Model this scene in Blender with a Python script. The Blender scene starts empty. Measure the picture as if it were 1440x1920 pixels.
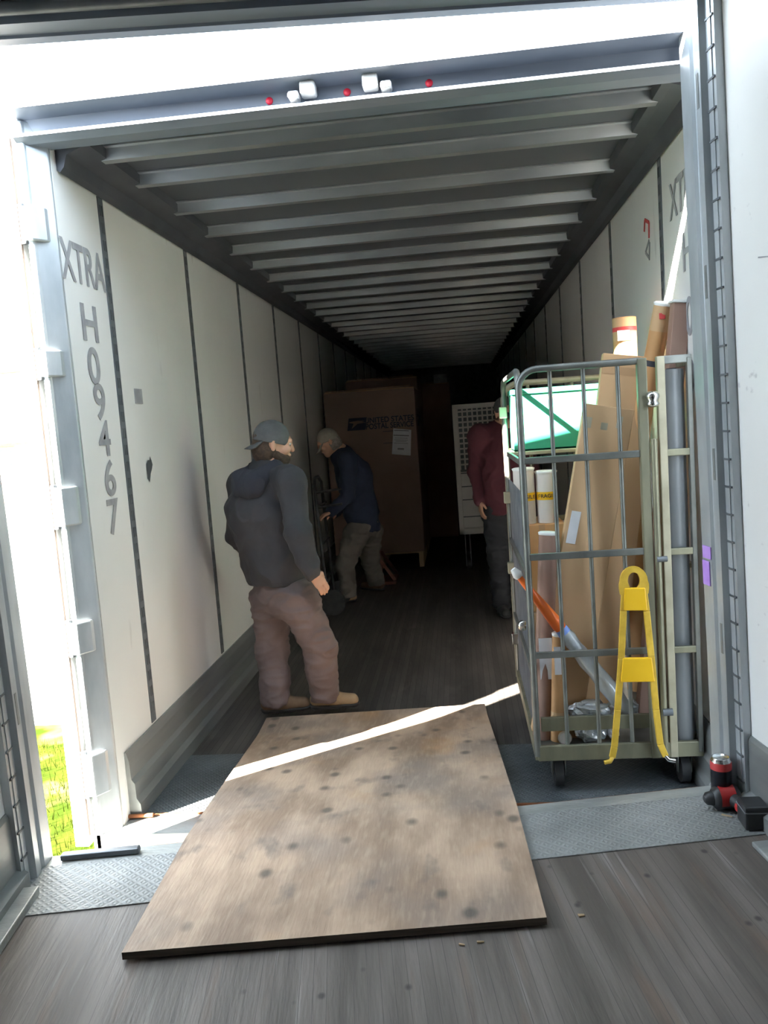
import bpy, math, random
import numpy as np
from mathutils import Vector, Matrix, noise
random.seed(7)
SC = bpy.context.scene
COL = SC.collection

# ------------------------------------------------------------------ camera, sky, sun, exposure
FPX = 1535.0
YAW, PITCH, ROLL = -0.09565, -0.10534, -0.07202
def cam_axes():
    cy, sy, cp, sp, cr, sr = (math.cos(YAW), math.sin(YAW), math.cos(PITCH), math.sin(PITCH), math.cos(ROLL), math.sin(ROLL))
    fwd = Vector((sy*cp, cy*cp, sp)); rt = Vector((cy, -sy, 0)); up = rt.cross(fwd)
    return rt*cr + up*sr, up*cr - rt*sr, fwd
CR, CU, CF = cam_axes()
CAM = Vector((0, 0, 1.46))
cd = bpy.data.cameras.new('camera'); cam = bpy.data.objects.new('camera', cd); COL.objects.link(cam)
cam.matrix_world = Matrix(((CR.x, CU.x, -CF.x, CAM.x), (CR.y, CU.y, -CF.y, CAM.y), (CR.z, CU.z, -CF.z, CAM.z), (0, 0, 0, 1)))
cd.sensor_fit = 'HORIZONTAL'; cd.sensor_width = 36; cd.lens = 36*FPX/1440; cd.clip_start = .05; cd.clip_end = 300
SC.camera = cam
w = bpy.data.worlds.new('sky'); SC.world = w; w.use_nodes = True
bgn = w.node_tree.nodes['Background']; bgn.inputs[0].default_value = (.72, .86, 1.0, 1); bgn.inputs[1].default_value = 8.0
SUND = Vector((.727, .688, -.63)).normalized()
sl = bpy.data.lights.new('sun', 'SUN'); sl.energy = 75; sl.angle = .0093; sl.color = (1, .93, .82)
so = bpy.data.objects.new('sun', sl); COL.objects.link(so); so.rotation_euler = SUND.to_track_quat('-Z', 'Y').to_euler(); so.location = (-20, -18, 20)
SC.view_settings.view_transform = 'Standard'; SC.view_settings.look = 'None'
SC.view_settings.exposure = 1.15; SC.view_settings.gamma = 1; SC.view_settings.use_curve_mapping = False
SC.cycles.max_bounces = 14; SC.cycles.diffuse_bounces = 10; SC.cycles.glossy_bounces = 5
SC.cycles.sample_clamp_indirect = 12; SC.cycles.use_denoising = True

def ray(px, py):
    return CR*((px-720)/FPX) - CU*((py-960)/FPX) + CF
def aty(px, py, Y): d = ray(px, py); return CAM + d*(Y/d.y)
def atx(px, py, X): d = ray(px, py); return CAM + d*(X/d.x)
def atz(px, py, Z): d = ray(px, py); return CAM + d*((Z-CAM.z)/d.z)

# ------------------------------------------------------------------ materials
def principled(name, col, rough=.6, metal=0, col2=None, scale=4, detail=4, stretch=(1, 1, 1), lo=.35, hi=.65, bump=0, bscale=60, bstretch=None, trans=0):
    m = bpy.data.materials.new(name); m.use_nodes = True
    nt = m.node_tree; b = nt.nodes['Principled BSDF']
    b.inputs['Base Color'].default_value = (*col, 1); b.inputs['Roughness'].default_value = rough; b.inputs['Metallic'].default_value = metal
    if trans: b.inputs['Transmission Weight'].default_value = trans
    tc = nt.nodes.new('ShaderNodeTexCoord')
    def noi(sc, st, det):
        mp = nt.nodes.new('ShaderNodeMapping'); mp.inputs['Scale'].default_value = st
        n = nt.nodes.new('ShaderNodeTexNoise'); n.inputs['Scale'].default_value = sc; n.inputs['Detail'].default_value = det
        nt.links.new(tc.outputs['Object'], mp.inputs[0]); nt.links.new(mp.outputs[0], n.inputs[0]); return n
    if col2:
        n = noi(scale, stretch, detail); r = nt.nodes.new('ShaderNodeValToRGB')
        r.color_ramp.elements[0].position = lo; r.color_ramp.elements[1].position = hi
        r.color_ramp.elements[0].color = (*col, 1); r.color_ramp.elements[1].color = (*col2, 1)
        nt.links.new(n.outputs[0], r.inputs[0]); nt.links.new(r.outputs[0], b.inputs['Base Color'])
    if bump:
        n = noi(bscale, bstretch or stretch, 3); bm = nt.nodes.new('ShaderNodeBump'); bm.inputs['Strength'].default_value = bump; bm.inputs['Distance'].default_value = .01
        nt.links.new(n.outputs[0], bm.inputs['Height']); nt.links.new(bm.outputs[0], b.inputs['Normal'])
    return m
def mixin(m, col, scale, lo, hi, stretch=(1, 1, 1), detail=3, kind='noise', fac=1.0, rnd=1.0):
    """lay one more blotch layer over the base colour"""
    nt = m.node_tree; b = nt.nodes['Principled BSDF']; inp = b.inputs['Base Color']
    tc = nt.nodes.new('ShaderNodeTexCoord'); mp = nt.nodes.new('ShaderNodeMapping'); mp.inputs['Scale'].default_value = stretch
    nt.links.new(tc.outputs['Object'], mp.inputs[0])
    if kind == 'noise':
        n = nt.nodes.new('ShaderNodeTexNoise'); n.inputs['Detail'].default_value = detail
    else:
        n = nt.nodes.new('ShaderNodeTexVoronoi'); n.inputs['Randomness'].default_value = rnd
    n.inputs['Scale'].default_value = scale; nt.links.new(mp.outputs[0], n.inputs['Vector'])
    r = nt.nodes.new('ShaderNodeMapRange'); r.inputs[1].default_value = lo; r.inputs[2].default_value = hi; r.inputs[4].default_value = fac
    nt.links.new(n.outputs[0], r.inputs[0])
    mx = nt.nodes.new('ShaderNodeMix'); mx.data_type = 'RGBA'; mx.inputs[7].default_value = (*col, 1)
    nt.links.new(r.outputs[0], mx.inputs[0])
    if inp.is_linked:
        nt.links.new(inp.links[0].from_socket, mx.inputs[6])
    else: mx.inputs[6].default_value = inp.default_value
    nt.links.new(mx.outputs[2], inp)
    return m
def planks(m, width, gap=.04, dark=(.03, .025, .02), axis=0, tint=.22):
    """dark seams every <width> metres along object axis, and a tint per board"""
    nt = m.node_tree; b = nt.nodes['Principled BSDF']; inp = b.inputs['Base Color']
    tc = nt.nodes.new('ShaderNodeTexCoord'); sx = nt.nodes.new('ShaderNodeSeparateXYZ'); nt.links.new(tc.outputs['Object'], sx.inputs[0])
    d = nt.nodes.new('ShaderNodeMath'); d.operation = 'DIVIDE'; d.inputs[1].default_value = width; nt.links.new(sx.outputs[axis], d.inputs[0])
    fr = nt.nodes.new('ShaderNodeMath'); fr.operation = 'FRACT'; nt.links.new(d.outputs[0], fr.inputs[0])
    fl = nt.nodes.new('ShaderNodeMath'); fl.operation = 'FLOOR'; nt.links.new(d.outputs[0], fl.inputs[0])
    wn = nt.nodes.new('ShaderNodeTexWhiteNoise'); wn.noise_dimensions = '1D'; nt.links.new(fl.outputs[0], wn.inputs['W'])
    lt = nt.nodes.new('ShaderNodeMath'); lt.operation = 'LESS_THAN'; lt.inputs[1].default_value = gap; nt.links.new(fr.outputs[0], lt.inputs[0])
    hs = nt.nodes.new('ShaderNodeHueSaturation'); mr = nt.nodes.new('ShaderNodeMapRange'); mr.inputs[3].default_value = .78; mr.inputs[4].default_value = 1.22
    mr.inputs[3].default_value = 1-tint; mr.inputs[4].default_value = 1+tint; nt.links.new(wn.outputs[0], mr.inputs[0]); nt.links.new(mr.outputs[0], hs.inputs['Value'])
    src = inp.links[0].from_socket; nt.links.new(src, hs.inputs['Color'])
    mx = nt.nodes.new('ShaderNodeMix'); mx.data_type = 'RGBA'; mx.inputs[7].default_value = (*dark, 1)
    nt.links.new(hs.outputs[0], mx.inputs[6]); nt.links.new(lt.outputs[0], mx.inputs[0]); nt.links.new(mx.outputs[2], inp)
    return m
def diamond(m, s=.028, strength=.9):
    """raised tread lugs: alternating diagonal bars as a bump"""
    nt = m.node_tree; b = nt.nodes['Principled BSDF']; tc = nt.nodes.new('ShaderNodeTexCoord')
    sx = nt.nodes.new('ShaderNodeSeparateXYZ'); nt.links.new(tc.outputs['Object'], sx.inputs[0])
    def mth(op, a, c=None):
        n = nt.nodes.new('ShaderNodeMath'); n.operation = op
        for i, v in enumerate((a, c)):
            if v is None: continue
            if isinstance(v, (int, float)): n.inputs[i].default_value = v
            else: nt.links.new(v, n.inputs[i])
        return n.outputs[0]
    k = math.pi/s
    u = mth('MULTIPLY', mth('ADD', sx.outputs[0], sx.outputs[1]), k); v = mth('MULTIPLY', mth('SUBTRACT', sx.outputs[0], sx.outputs[1]), k)
    a = mth('MULTIPLY', mth('POWER', mth('ABSOLUTE', mth('SINE', u)), 3.0), mth('ABSOLUTE', mth('SINE', mth('MULTIPLY', v, .5))))
    c = mth('MULTIPLY', mth('POWER', mth('ABSOLUTE', mth('SINE', v)), 3.0), mth('ABSOLUTE', mth('COSINE', mth('MULTIPLY', u, .5))))
    h = mth('MAXIMUM', a, c)
    bp = nt.nodes.new('ShaderNodeBump'); bp.inputs['Strength'].default_value = strength; bp.inputs['Distance'].default_value = .004
    nt.links.new(h, bp.inputs['Height']); nt.links.new(bp.outputs[0], b.inputs['Normal'])
    return m

M = {}
M['wall'] = mixin(principled('white_panel', (.74, .735, .71), .32, 0, (.80, .795, .77), 1.5), (.42, .40, .38), 2.2, .68, .80, (1, 3, .7))
M['wall_near'] = mixin(principled('white_panel_scuffed', (.70, .69, .67), .4, 0, (.76, .75, .73), 1.2), (.40, .37, .38), 5, .66, .74, (1, 3, 4), 6, fac=.6)
M['galv'] = principled('galvanised_steel', (.36, .39, .41), .42, .55, (.52, .55, .57), 7, 5, (1, 1, .35), bump=.05)
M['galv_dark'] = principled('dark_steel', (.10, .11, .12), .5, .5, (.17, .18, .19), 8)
M['rib'] = principled('bare_rib_steel', (.36, .38, .40), .33, .75, (.50, .52, .53), 5, 3, (.4, 1, 1))
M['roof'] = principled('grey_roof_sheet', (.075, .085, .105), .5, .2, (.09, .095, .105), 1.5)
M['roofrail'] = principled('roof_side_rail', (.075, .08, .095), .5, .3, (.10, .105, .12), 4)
M['kick'] = principled('kick_plate_metal', (.22, .23, .23), .42, .5, (.32, .33, .32), 3, 5, (.3, .3, 2.5), bump=.1, bscale=20)
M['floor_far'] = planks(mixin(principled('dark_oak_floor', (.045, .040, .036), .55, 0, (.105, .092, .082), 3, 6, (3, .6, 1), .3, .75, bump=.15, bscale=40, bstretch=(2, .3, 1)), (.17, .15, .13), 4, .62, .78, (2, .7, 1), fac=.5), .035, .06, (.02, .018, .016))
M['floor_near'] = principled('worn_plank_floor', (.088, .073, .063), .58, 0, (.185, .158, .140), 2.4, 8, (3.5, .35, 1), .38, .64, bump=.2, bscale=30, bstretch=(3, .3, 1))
mixin(M['floor_near'], (.20, .115, .07), 3.0, .56, .72, (3, .35, 1), 6, fac=.55)
mixin(M['floor_near'], (.38, .36, .34), 5, .62, .74, (6, .25, 1), 5, fac=.5)
mixin(M['floor_near'], (.05, .04, .035), 3, .58, .72, (3, .3, 1), 6, fac=.6)
planks(M['floor_near'], .036, .05, (.085, .073, .064), tint=.07)
mixin(M['floor_near'], (.03, .027, .024), 9, .12, .05, (1, .8, 1), kind='vor', fac=.85)
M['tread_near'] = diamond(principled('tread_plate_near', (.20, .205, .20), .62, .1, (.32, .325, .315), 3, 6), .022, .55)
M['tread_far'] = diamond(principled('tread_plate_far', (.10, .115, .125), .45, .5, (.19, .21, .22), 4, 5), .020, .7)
M['sill'] = principled('sill_steel', (.30, .31, .30), .45, .45, (.46, .47, .45), 5, 6, (.6, 2, 1), bump=.25, bscale=50)
M['rust'] = principled('rusty_steel', (.16, .055, .02), .8, .2, (.30, .11, .04), 12)
M['ply'] = principled('worn_plywood', (.29, .195, .135), .62, 0, (.54, .385, .275), 3.2, 9, (1.5, .6, 1), .40, .62, bump=.15, bscale=30, bstretch=(4, .4, 1))
mixin(M['ply'], (.25, .195, .165), 2.1, .48, .64, (1, 1, 1), 9, fac=.75)
mixin(M['ply'], (.50, .27, .11), 2.6, .58, .74, (1, .7, 1), 7, fac=.65)
mixin(M['ply'], (.62, .48, .34), 30, .50, .70, (1.8, .35, 1), 3, fac=.22)
mixin(M['ply'], (.13, .11, .10), 9, .60, .74, (1, .6, 1), 6, fac=.65)
mixin(M['ply'], (.07, .06, .052), 8.0, .24, .10, (1, .8, 1), kind='vor', fac=.75)
M['plyshade'] = principled('plywood_edge_shaded', (.055, .042, .033), .8, 0, (.10, .078, .06), 30, 3, (.2, .2, 8))  # shade on the sheet's rim is put into this dark colour
M['card'] = principled('corrugated_card', (.40, .25, .13), .75, 0, (.47, .30, .165), 3, 3, (1, 1, .4))
M['cardtan'] = principled('tan_card', (.50, .32, .17), .7, 0, (.58, .38, .21), 2.5, 3, (1, 1, .4))
M['cardred'] = principled('red_brown_card', (.28, .17, .13), .75, 0, (.34, .21, .16), 4)
M['cardgay'] = principled('hazed_heavy_card', (.26, .175, .135), .8, 0, (.31, .21, .165), 2)  # card greyed so that the colour carries the haze
M['kraft'] = principled('kraft_tube', (.50, .27, .11), .6, 0, (.58, .33, .15), 5)
M['paper'] = principled('white_paper', (.78, .78, .80), .7, 0, (.70, .70, .73), 10)
M['ink'] = principled('dark_print', (.035, .035, .045), .7)
M['inkgrey'] = principled('grey_stencil_print', (.26, .26, .275), .6, 0, (.36, .36, .37), 14)
M['blueprint'] = principled('navy_print', (.025, .03, .06), .7)
M['cart'] = principled('cart_frame_paint', (.17, .165, .115), .45, .45, (.28, .265, .18), 9, 4, (1, 1, .3), bump=.08)
M['cartgrey'] = principled('cart_bar_zinc', (.14, .145, .135), .42, .55, (.22, .225, .205), 8)
M['cream'] = principled('cream_rail', (.34, .31, .22), .45, .3, (.45, .41, .30), 9)
M['mesh'] = principled('wire_mesh_zinc', (.28, .30, .33), .4, .6, (.38, .4, .43), 9)
M['rubber'] = principled('black_rubber', (.025, .025, .027), .6, 0, (.045, .045, .045), 20)
M['chrome'] = principled('bright_steel', (.75, .75, .73), .2, 1)
M['green'] = principled('green_plastic', (.03, .26, .16), .4, 0, (.04, .30, .19), 6)
M['yellow'] = principled('yellow_plastic', (.80, .46, .01), .42, 0, (.86, .52, .02), 8)
M['yellowdull'] = principled('worn_yellow_plastic', (.55, .34, .03), .5, 0, (.70, .45, .05), 20)
M['orange'] = principled('orange_plastic', (.85, .15, .02), .4, 0, (.9, .19, .03), 8)
M['film'] = principled('clear_wrap_grey', (.42, .45, .46), .22, .1, (.62, .65, .66), 9, 4, (1, 1, .4), bump=.5, bscale=25)
M['foil'] = principled('silver_film', (.62, .66, .70), .22, .65, (.78, .82, .86), 12, bump=.6, bscale=35)
M['bucket'] = principled('off_white_tube', (.60, .56, .52), .5, 0, (.68, .64, .60), 4)
M['greytube'] = principled('grey_plastic_roll', (.20, .21, .22), .42, .1, (.26, .27, .28), 4)
M['red'] = principled('tool_red', (.42, .02, .02), .4)
M['black'] = principled('tool_black', (.02, .02, .022), .45, 0, (.035, .035, .037), 20)
M['canblack'] = principled('can_black', (.012, .012, .016), .3, .4, (.02, .02, .03), 10)
M['redtape'] = principled('red_tape', (.55, .05, .05), .5)
M['purple'] = principled('purple_tape', (.42, .22, .68), .5, 0, (.50, .30, .75), 12)
M['wood'] = principled('pale_wood', (.42, .30, .17), .75, 0, (.52, .38, .23), 6, 4, (.3, 3, 1))
M['woodred'] = principled('stained_wood', (.20, .09, .06), .8, 0, (.28, .13, .09), 6)
M['skin'] = principled('skin', (.55, .30, .20), .5, 0, (.62, .35, .24), 9, bump=.03)
M['hair'] = principled('brown_hair', (.05, .03, .02), .8, 0, (.09, .055, .035), 60, bump=.5, bscale=150)
M['hairgrey'] = principled('grey_hair', (.20, .18, .16), .8, 0, (.30, .27, .24), 60, bump=.5, bscale=150)
M['hoodie'] = principled('charcoal_fleece', (.038, .037, .042), .95, 0, (.052, .051, .057), 5, bump=.2, bscale=220)
M['hooddark'] = principled('navy_charcoal_fleece', (.030, .032, .045), .95, 0, (.042, .044, .058), 5, bump=.2, bscale=220)
M['capgrey'] = principled('grey_cap_cloth', (.092, .094, .096), .85, 0, (.118, .12, .122), 20, bump=.15, bscale=200)
M['captan'] = principled('tan_cap_cloth', (.30, .27, .22), .85, 0, (.36, .33, .27), 20, bump=.15, bscale=200)
M['trouser'] = principled('mauve_brown_twill', (.125, .093, .092), .85, 0, (.165, .125, .122), 6, bump=.15, bscale=200)
M['trouserdark'] = principled('dark_taupe_twill', (.125, .11, .095), .88, 0, (.16, .14, .12), 6, bump=.15, bscale=200)
M['navy'] = principled('navy_cloth', (.020, .028, .055), .9, 0, (.028, .038, .07), 6, bump=.15, bscale=200)
M['maroon'] = principled('maroon_cloth', (.075, .018, .028), .88, 0, (.095, .024, .035), 6, bump=.15, bscale=200)
M['blacktrouser'] = principled('black_trouser_cloth', (.022, .024, .03), .9, 0, (.032, .034, .04), 6)
M['shoe'] = principled('tan_suede', (.26, .17, .09), .75, 0, (.34, .23, .13), 14, bump=.1, bscale=90)
M['shoe_shade'] = principled('shaded_tan_suede', (.12, .075, .045), .8, 0, (.17, .11, .065), 14)  # darkened copy of the tan suede, shade painted on one shoe per pair
M['sole'] = principled('dark_sole', (.035, .035, .035), .7, 0, (.05, .05, .05), 20)
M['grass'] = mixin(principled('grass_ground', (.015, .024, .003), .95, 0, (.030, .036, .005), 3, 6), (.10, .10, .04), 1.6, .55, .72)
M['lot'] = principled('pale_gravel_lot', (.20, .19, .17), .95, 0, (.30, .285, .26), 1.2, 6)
M['blade'] = principled('grass_blade', (.020, .032, .004), .9, 0, (.040, .046, .008), 3)
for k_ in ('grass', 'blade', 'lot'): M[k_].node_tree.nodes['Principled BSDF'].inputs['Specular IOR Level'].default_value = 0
M['brick'] = principled('red_brick', (.42, .22, .15), .85, 0, (.50, .28, .19), 3)
M['rooftile'] = principled('brown_shingle', (.30, .16, .10), .85, 0, (.36, .2, .13), 3)
M['glass'] = principled('window_glass', (.06, .07, .09), .1)
M['lens'] = principled('red_marker_lens', (.65, .02, .05), .25)
M['white'] = principled('white_trim', (.8, .8, .78), .45, 0, (.74, .74, .72), 5)
M['header'] = principled('header_blue_grey', (.13, .155, .20), .5, .2, (.18, .205, .25), 5, 4, (.4, 1, 1))
M['seal'] = principled('faded_door_seal', (.16, .12, .10), .8, 0, (.22, .17, .14), 9)
M['strip'] = principled('seam_strip_grey', (.12, .135, .15), .5, .3, (.17, .185, .20), 9)
M['eye'] = principled('eye', (.5, .48, .45), .2)

# ------------------------------------------------------------------ mesh building
class MB:
    def __init__(s): s.v = []; s.f = []; s.sm = []
    def add(s, vs, fs, smooth=False):
        n = len(s.v); s.v += [tuple(v) for v in vs]; s.f += [tuple(i+n for i in f) for f in fs]; s.sm += [smooth]*len(fs); return s
    def box(s, x0, x1, y0, y1, z0, z1, mat=None):
        vs = [Vector((x, y, z)) for x in (x0, x1) for y in (y0, y1) for z in (z0, z1)]
        if mat: vs = [mat @ v for v in vs]
        return s.add(vs, [(0, 1, 3, 2), (4, 6, 7, 5), (0, 4, 5, 1), (2, 3, 7, 6), (0, 2, 6, 4), (1, 5, 7, 3)])
    def bar(s, a, b, wx, wy, up=Vector((0, 0, 1))):
        a, b = Vector(a), Vector(b); d = (b-a).normalized()
        if abs(d.dot(up)) > .95: up = Vector((0, 1, 0))
        u = d.cross(up).normalized(); v = u.cross(d)
        vs = [p + u*(i*wx/2) + v*(j*wy/2) for p in (a, b) for i, j in ((-1, -1), (1, -1), (1, 1), (-1, 1))]
        return s.add(vs, [(0, 3, 2, 1), (4, 5, 6, 7), (0, 1, 5, 4), (1, 2, 6, 5), (2, 3, 7, 6), (3, 0, 4, 7)])
    def tube(s, pts, r, n=12, cap=True):
        pts = [Vector(p) for p in pts]; rr = r if isinstance(r, (list, tuple)) else [r]*len(pts)
        rings = []; ref = None
        for i, p in enumerate(pts):
            d = (pts[min(i+1, len(pts)-1)] - pts[max(i-1, 0)]).normalized()
            if ref is None:
                ref = d.orthogonal().normalized()
            ref = (ref - d*ref.dot(d)).normalized(); w2 = d.cross(ref)
            rings.append([p + (ref*math.cos(t) + w2*math.sin(t))*rr[i] for t in [2*math.pi*k/n for k in range(n)]])
        vs = [v for rg in rings for v in rg]; fs = []
        for i in range(len(pts)-1):
            for k in range(n):
                fs.append((i*n+k, i*n+(k+1) % n, (i+1)*n+(k+1) % n, (i+1)*n+k))
        s.add(vs, fs, True)
        if cap:
            s.add(rings[0], [tuple(reversed(range(n)))]); s.add(rings[-1], [tuple(range(n))])
        return s
    def lathe(s, prof, mat=None, n=20):
        """prof: (r, z) list around z"""
        mat = mat or Matrix.Identity(4); vs = []
        for r, z in prof:
            for k in range(n):
                t = 2*math.pi*k/n; vs.append(mat @ Vector((r*math.cos(t), r*math.sin(t), z)))
        fs = [(i*n+k, i*n+(k+1) % n, (i+1)*n+(k+1) % n, (i+1)*n+k) for i in range(len(prof)-1) for k in range(n)]
        s.add(vs, fs, True); return s
    def prism(s, poly, a, b, fn):
        """poly of (u,v); fn(u,v,t)->xyz; extruded t from a to b"""
        n = len(poly); vs = [fn(u, v, a) for u, v in poly] + [fn(u, v, b) for u, v in poly]
        fs = [tuple(reversed(range(n))), tuple(range(n, 2*n))] + [(i, (i+1) % n, (i+1) % n+n, i+n) for i in range(n)]
        return s.add(vs, fs)
def obj(name, mb, m, parent=None, bevel=0, A=False, smooth=None):
    me = bpy.data.meshes.new(name); me.from_pydata([tuple(v) for v in mb.v], [], mb.f); me.update()
    me.polygons.foreach_set('use_smooth', [bool(x) if smooth is None else smooth for x in mb.sm])
    me.materials.append(M[m] if isinstance(m, str) else m)
    import bmesh
    bm = bmesh.new(); bm.from_mesh(me); bmesh.ops.recalc_face_normals(bm, faces=bm.faces); bm.to_mesh(me); bm.free()
    o = bpy.data.objects.new(name, me); COL.objects.link(o)
    if bevel:
        bv = o.modifiers.new('bevel', 'BEVEL'); bv.width = bevel; bv.segments = 2; bv.limit_method = 'ANGLE'; bv.angle_limit = .6
    if parent:
        o.parent = parent
        if not A: o.matrix_parent_inverse = world_of(parent).inverted()
    elif A: o.matrix_world = AM
    return o
def world_of(o):
    m = o.matrix_basis.copy()
    if o.parent: m = world_of(o.parent) @ o.matrix_parent_inverse @ m
    return m
def thing(name, label, cat, loc=(0, 0, 0), group=None, rotz=0):
    o = bpy.data.objects.new(name, None); COL.objects.link(o); o.location = loc; o.rotation_euler = (0, 0, rotz); o.empty_display_size = .1
    return tag(o, label, cat, group)
def tag(o, label, cat, group=None):
    o['label'] = label; o['category'] = cat
    if group: o['group'] = group
    return o
def struct(name, mb, m, bevel=0, A=False, label=None):
    o = obj(name, mb, m, None, bevel, A); o['kind'] = 'structure'
    if label: o['label'] = label
    return o
def text(name, body, m, parent, mat, size, bold=.0, extrude=.0006, align='CENTER', sx=1.0):
    cu = bpy.data.curves.new('t', 'FONT'); cu.body = body; cu.size = size; cu.extrude = extrude; cu.offset = bold*size; cu.align_x = align; cu.align_y = 'CENTER'
    t = bpy.data.objects.new('t', cu); COL.objects.link(t); bpy.context.view_layer.update()
    me = bpy.data.meshes.new_from_object(t); bpy.data.objects.remove(t); bpy.data.curves.remove(cu)
    me.transform(mat @ Matrix.Diagonal((sx, 1, 1, 1))); me.materials.clear(); me.materials.append(M[m])
    o = bpy.data.objects.new(name, me); COL.objects.link(o); o.parent = parent
    if parent is not None: o.matrix_parent_inverse = world_of(parent).inverted()
    return o
def frame(origin, xdir, ydir):
    x = Vector(xdir).normalized(); y = Vector(ydir); y = (y - x*y.dot(x)).normalized(); z = x.cross(y)
    return Matrix(((x.x, y.x, z.x, origin[0]), (x.y, y.y, z.y, origin[1]), (x.z, y.z, z.z, origin[2]), (0, 0, 0, 1)))
AYAW = math.radians(8.0)
AM = Matrix.Translation((-.343, 2.89, 0)) @ Matrix.Rotation(AYAW, 4, 'Z') @ Matrix.Rotation(-.015, 4, 'Y')   # the near trailer's frame: +y out of its door

def hA(x, y): return -(AM[0][2]*(x-AM[0][3]) + AM[1][2]*(y-AM[1][3]))/AM[2][2]     # height of the near floor
def onA(px, py, dz=0):
    p = atz(px, py, 0)
    for _ in range(4): p = atz(px, py, hA(p.x, p.y)+dz)
    return p
# ================================================================== FAR TRAILER (the room looked into)
XL, XR, YB, YE, ZF, ZC = -1.50, .96, 3.10, 19.0, -.14, 2.63
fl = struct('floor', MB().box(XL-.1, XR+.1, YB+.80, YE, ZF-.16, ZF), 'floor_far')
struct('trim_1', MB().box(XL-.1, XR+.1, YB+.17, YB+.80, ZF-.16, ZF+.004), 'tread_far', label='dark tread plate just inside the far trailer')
sill = MB().box(XL-.1, XR+.1, YB, YB+.165, ZF-.30, ZF+.002)
sl_o = struct('trim_2', sill, 'sill', label='steel door sill of the far trailer')
obj('rusty_edge', MB().box(XL+.02, XR-.02, YB+.16, YB+.172, ZF-.01, ZF+.008), 'rust', sl_o)
wl = struct('wall_left', MB().box(XL-.06, XL, YB+.08, YE, ZF, ZC), 'wall')
wr = struct('wall_right', MB().box(XR, XR+.06, YB+.08, YE, ZF, ZC), 'wall')
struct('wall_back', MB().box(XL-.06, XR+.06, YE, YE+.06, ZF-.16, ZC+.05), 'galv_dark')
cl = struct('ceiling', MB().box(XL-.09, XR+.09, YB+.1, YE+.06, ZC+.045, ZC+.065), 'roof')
k = 0
ribs = [3.42, 3.78] + [4.29+.525*i for i in range(27)]
for y in ribs:
    m = MB()
    prof = [(-.055, .0), (-.03, -.0), (-.022, -.045), (.022, -.045), (.03, 0), (.055, 0), (.055, .006), (-.055, .006)]
    sag = lambda x: -.012*math.sin((x-XL)*7+y*3)*.4
    m.prism(prof, XL+.1, XR-.1, lambda u, v, t, y=y: (t, y+u, ZC+.038+v))
    obj('roof_bow', m, 'rib', cl)
for s, X in ((1, XL), (-1, XR)):
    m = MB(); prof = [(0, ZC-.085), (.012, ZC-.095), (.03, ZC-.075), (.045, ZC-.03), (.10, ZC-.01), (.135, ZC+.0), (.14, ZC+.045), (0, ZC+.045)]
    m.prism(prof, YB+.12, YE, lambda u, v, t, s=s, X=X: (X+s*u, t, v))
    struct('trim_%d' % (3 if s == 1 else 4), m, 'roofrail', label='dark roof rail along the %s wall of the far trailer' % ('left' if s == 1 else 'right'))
# side wall seams (logistic strips) with slots
def seam(parent, X, s, y):
    m = MB().box(X-.0, X+s*.004, y-.026, y+.026, ZF+.30, ZC-.09)
    o = obj('seam_strip', m, 'strip', parent)
    m2 = MB()
    z = ZF+.35
    while z < ZC-.15:
        m2.box(X+s*.004, X+s*.0065, y-.013, y-.007, z, z+.045); m2.box(X+s*.004, X+s*.0065, y+.007, y+.013, z, z+.045); z += .075
    obj('slot_row', m2, 'galv_dark', o)
for i in range(13):
    seam(wl, XL, 1, 3.60+1.14*i); seam(wr, XR, -1, 3.86+1.18*i if i else 3.86)
# kick plates
for s, X, n in ((1, XL, 'baseboard_left'), (-1, XR, 'baseboard_right')):
    m = MB(); prof = [(0, ZF), (.052, ZF), (.050, ZF+.06), (.035, ZF+.085), (.034, ZF+.15), (.02, ZF+.17), (.018, ZF+.25), (.008, ZF+.29), (0, ZF+.29)]
    m.prism(prof, YB+.15, YE, lambda u, v, t, s=s, X=X: (X+s*u, t, v)); struct(n, m, 'kick')
# rear posts, header
def far_post(X, s, n, lab):
    m = MB().prism([(-.09, 0), (-.066, 0), (-.060, .012), (-.002, .064), (0, .075), (-.09, .12)], ZF-.28, 2.70, lambda u, v, t: (X+s*u, YB+v, t))
    o = struct(n, m, 'galv', .004, label=lab)
    return o
pl = far_post(XL, 1, 'trim_5', 'left rear corner post of the far trailer')
far_post(XR, -1, 'trim_6', 'right rear corner post of the far trailer')
for pa, pb in ((385, 450), (655, 705), (912, 985), (1165, 1225), (1412, 1490)):
    z1 = aty(75+.1269*(pa-400), pa, YB).z; z0 = aty(75+.1269*(pb-400), pb, YB).z
    m = MB().prism([(-.088, -.022), (-.058, -.022), (-.024, .028), (-.020, .052), (-.05, .030), (-.088, .0)], z0, z1, lambda u, v, t: (XL+u, YB+v, t))
    hb = obj('hinge_block', m, 'galv', pl, .006)
    h2 = MB().tube([(XL-.100, YB+.0, z0-.01), (XL-.100, YB+.0, z1+.01)], .013, 12); obj('hinge_pin', h2, 'galv_dark', hb)
hd = MB(); prof = [(0, 2.618), (.012, 2.612), (.09, 2.612), (.10, 2.65), (.10, 2.715), (-.085, 2.715), (-.085, 2.710), (.020, 2.704), (.034, 2.655), (.020, 2.646), (-.022, 2.643), (-.026, 2.630)]  # overhanging top lip added to shade the header face
hd.prism(prof, XL-.09, XR+.09, lambda u, v, t: (t, YB+u, v))
hdr = struct('trim_7', hd, 'header', label='door header of the far trailer with marker lamps')
for px in (508, 653, 806):
    p = aty(px, 208-(px-508)*.1, YB+.04); obj('marker_lamp', MB().lathe([(0, .010), (.010, .009), (.014, .004), (.014, -.02), (0, -.02)], frame((p.x, YB+.030, 2.680), (1, 0, 0), (0, 0, 1)), 14), 'lens', hdr)
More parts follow.
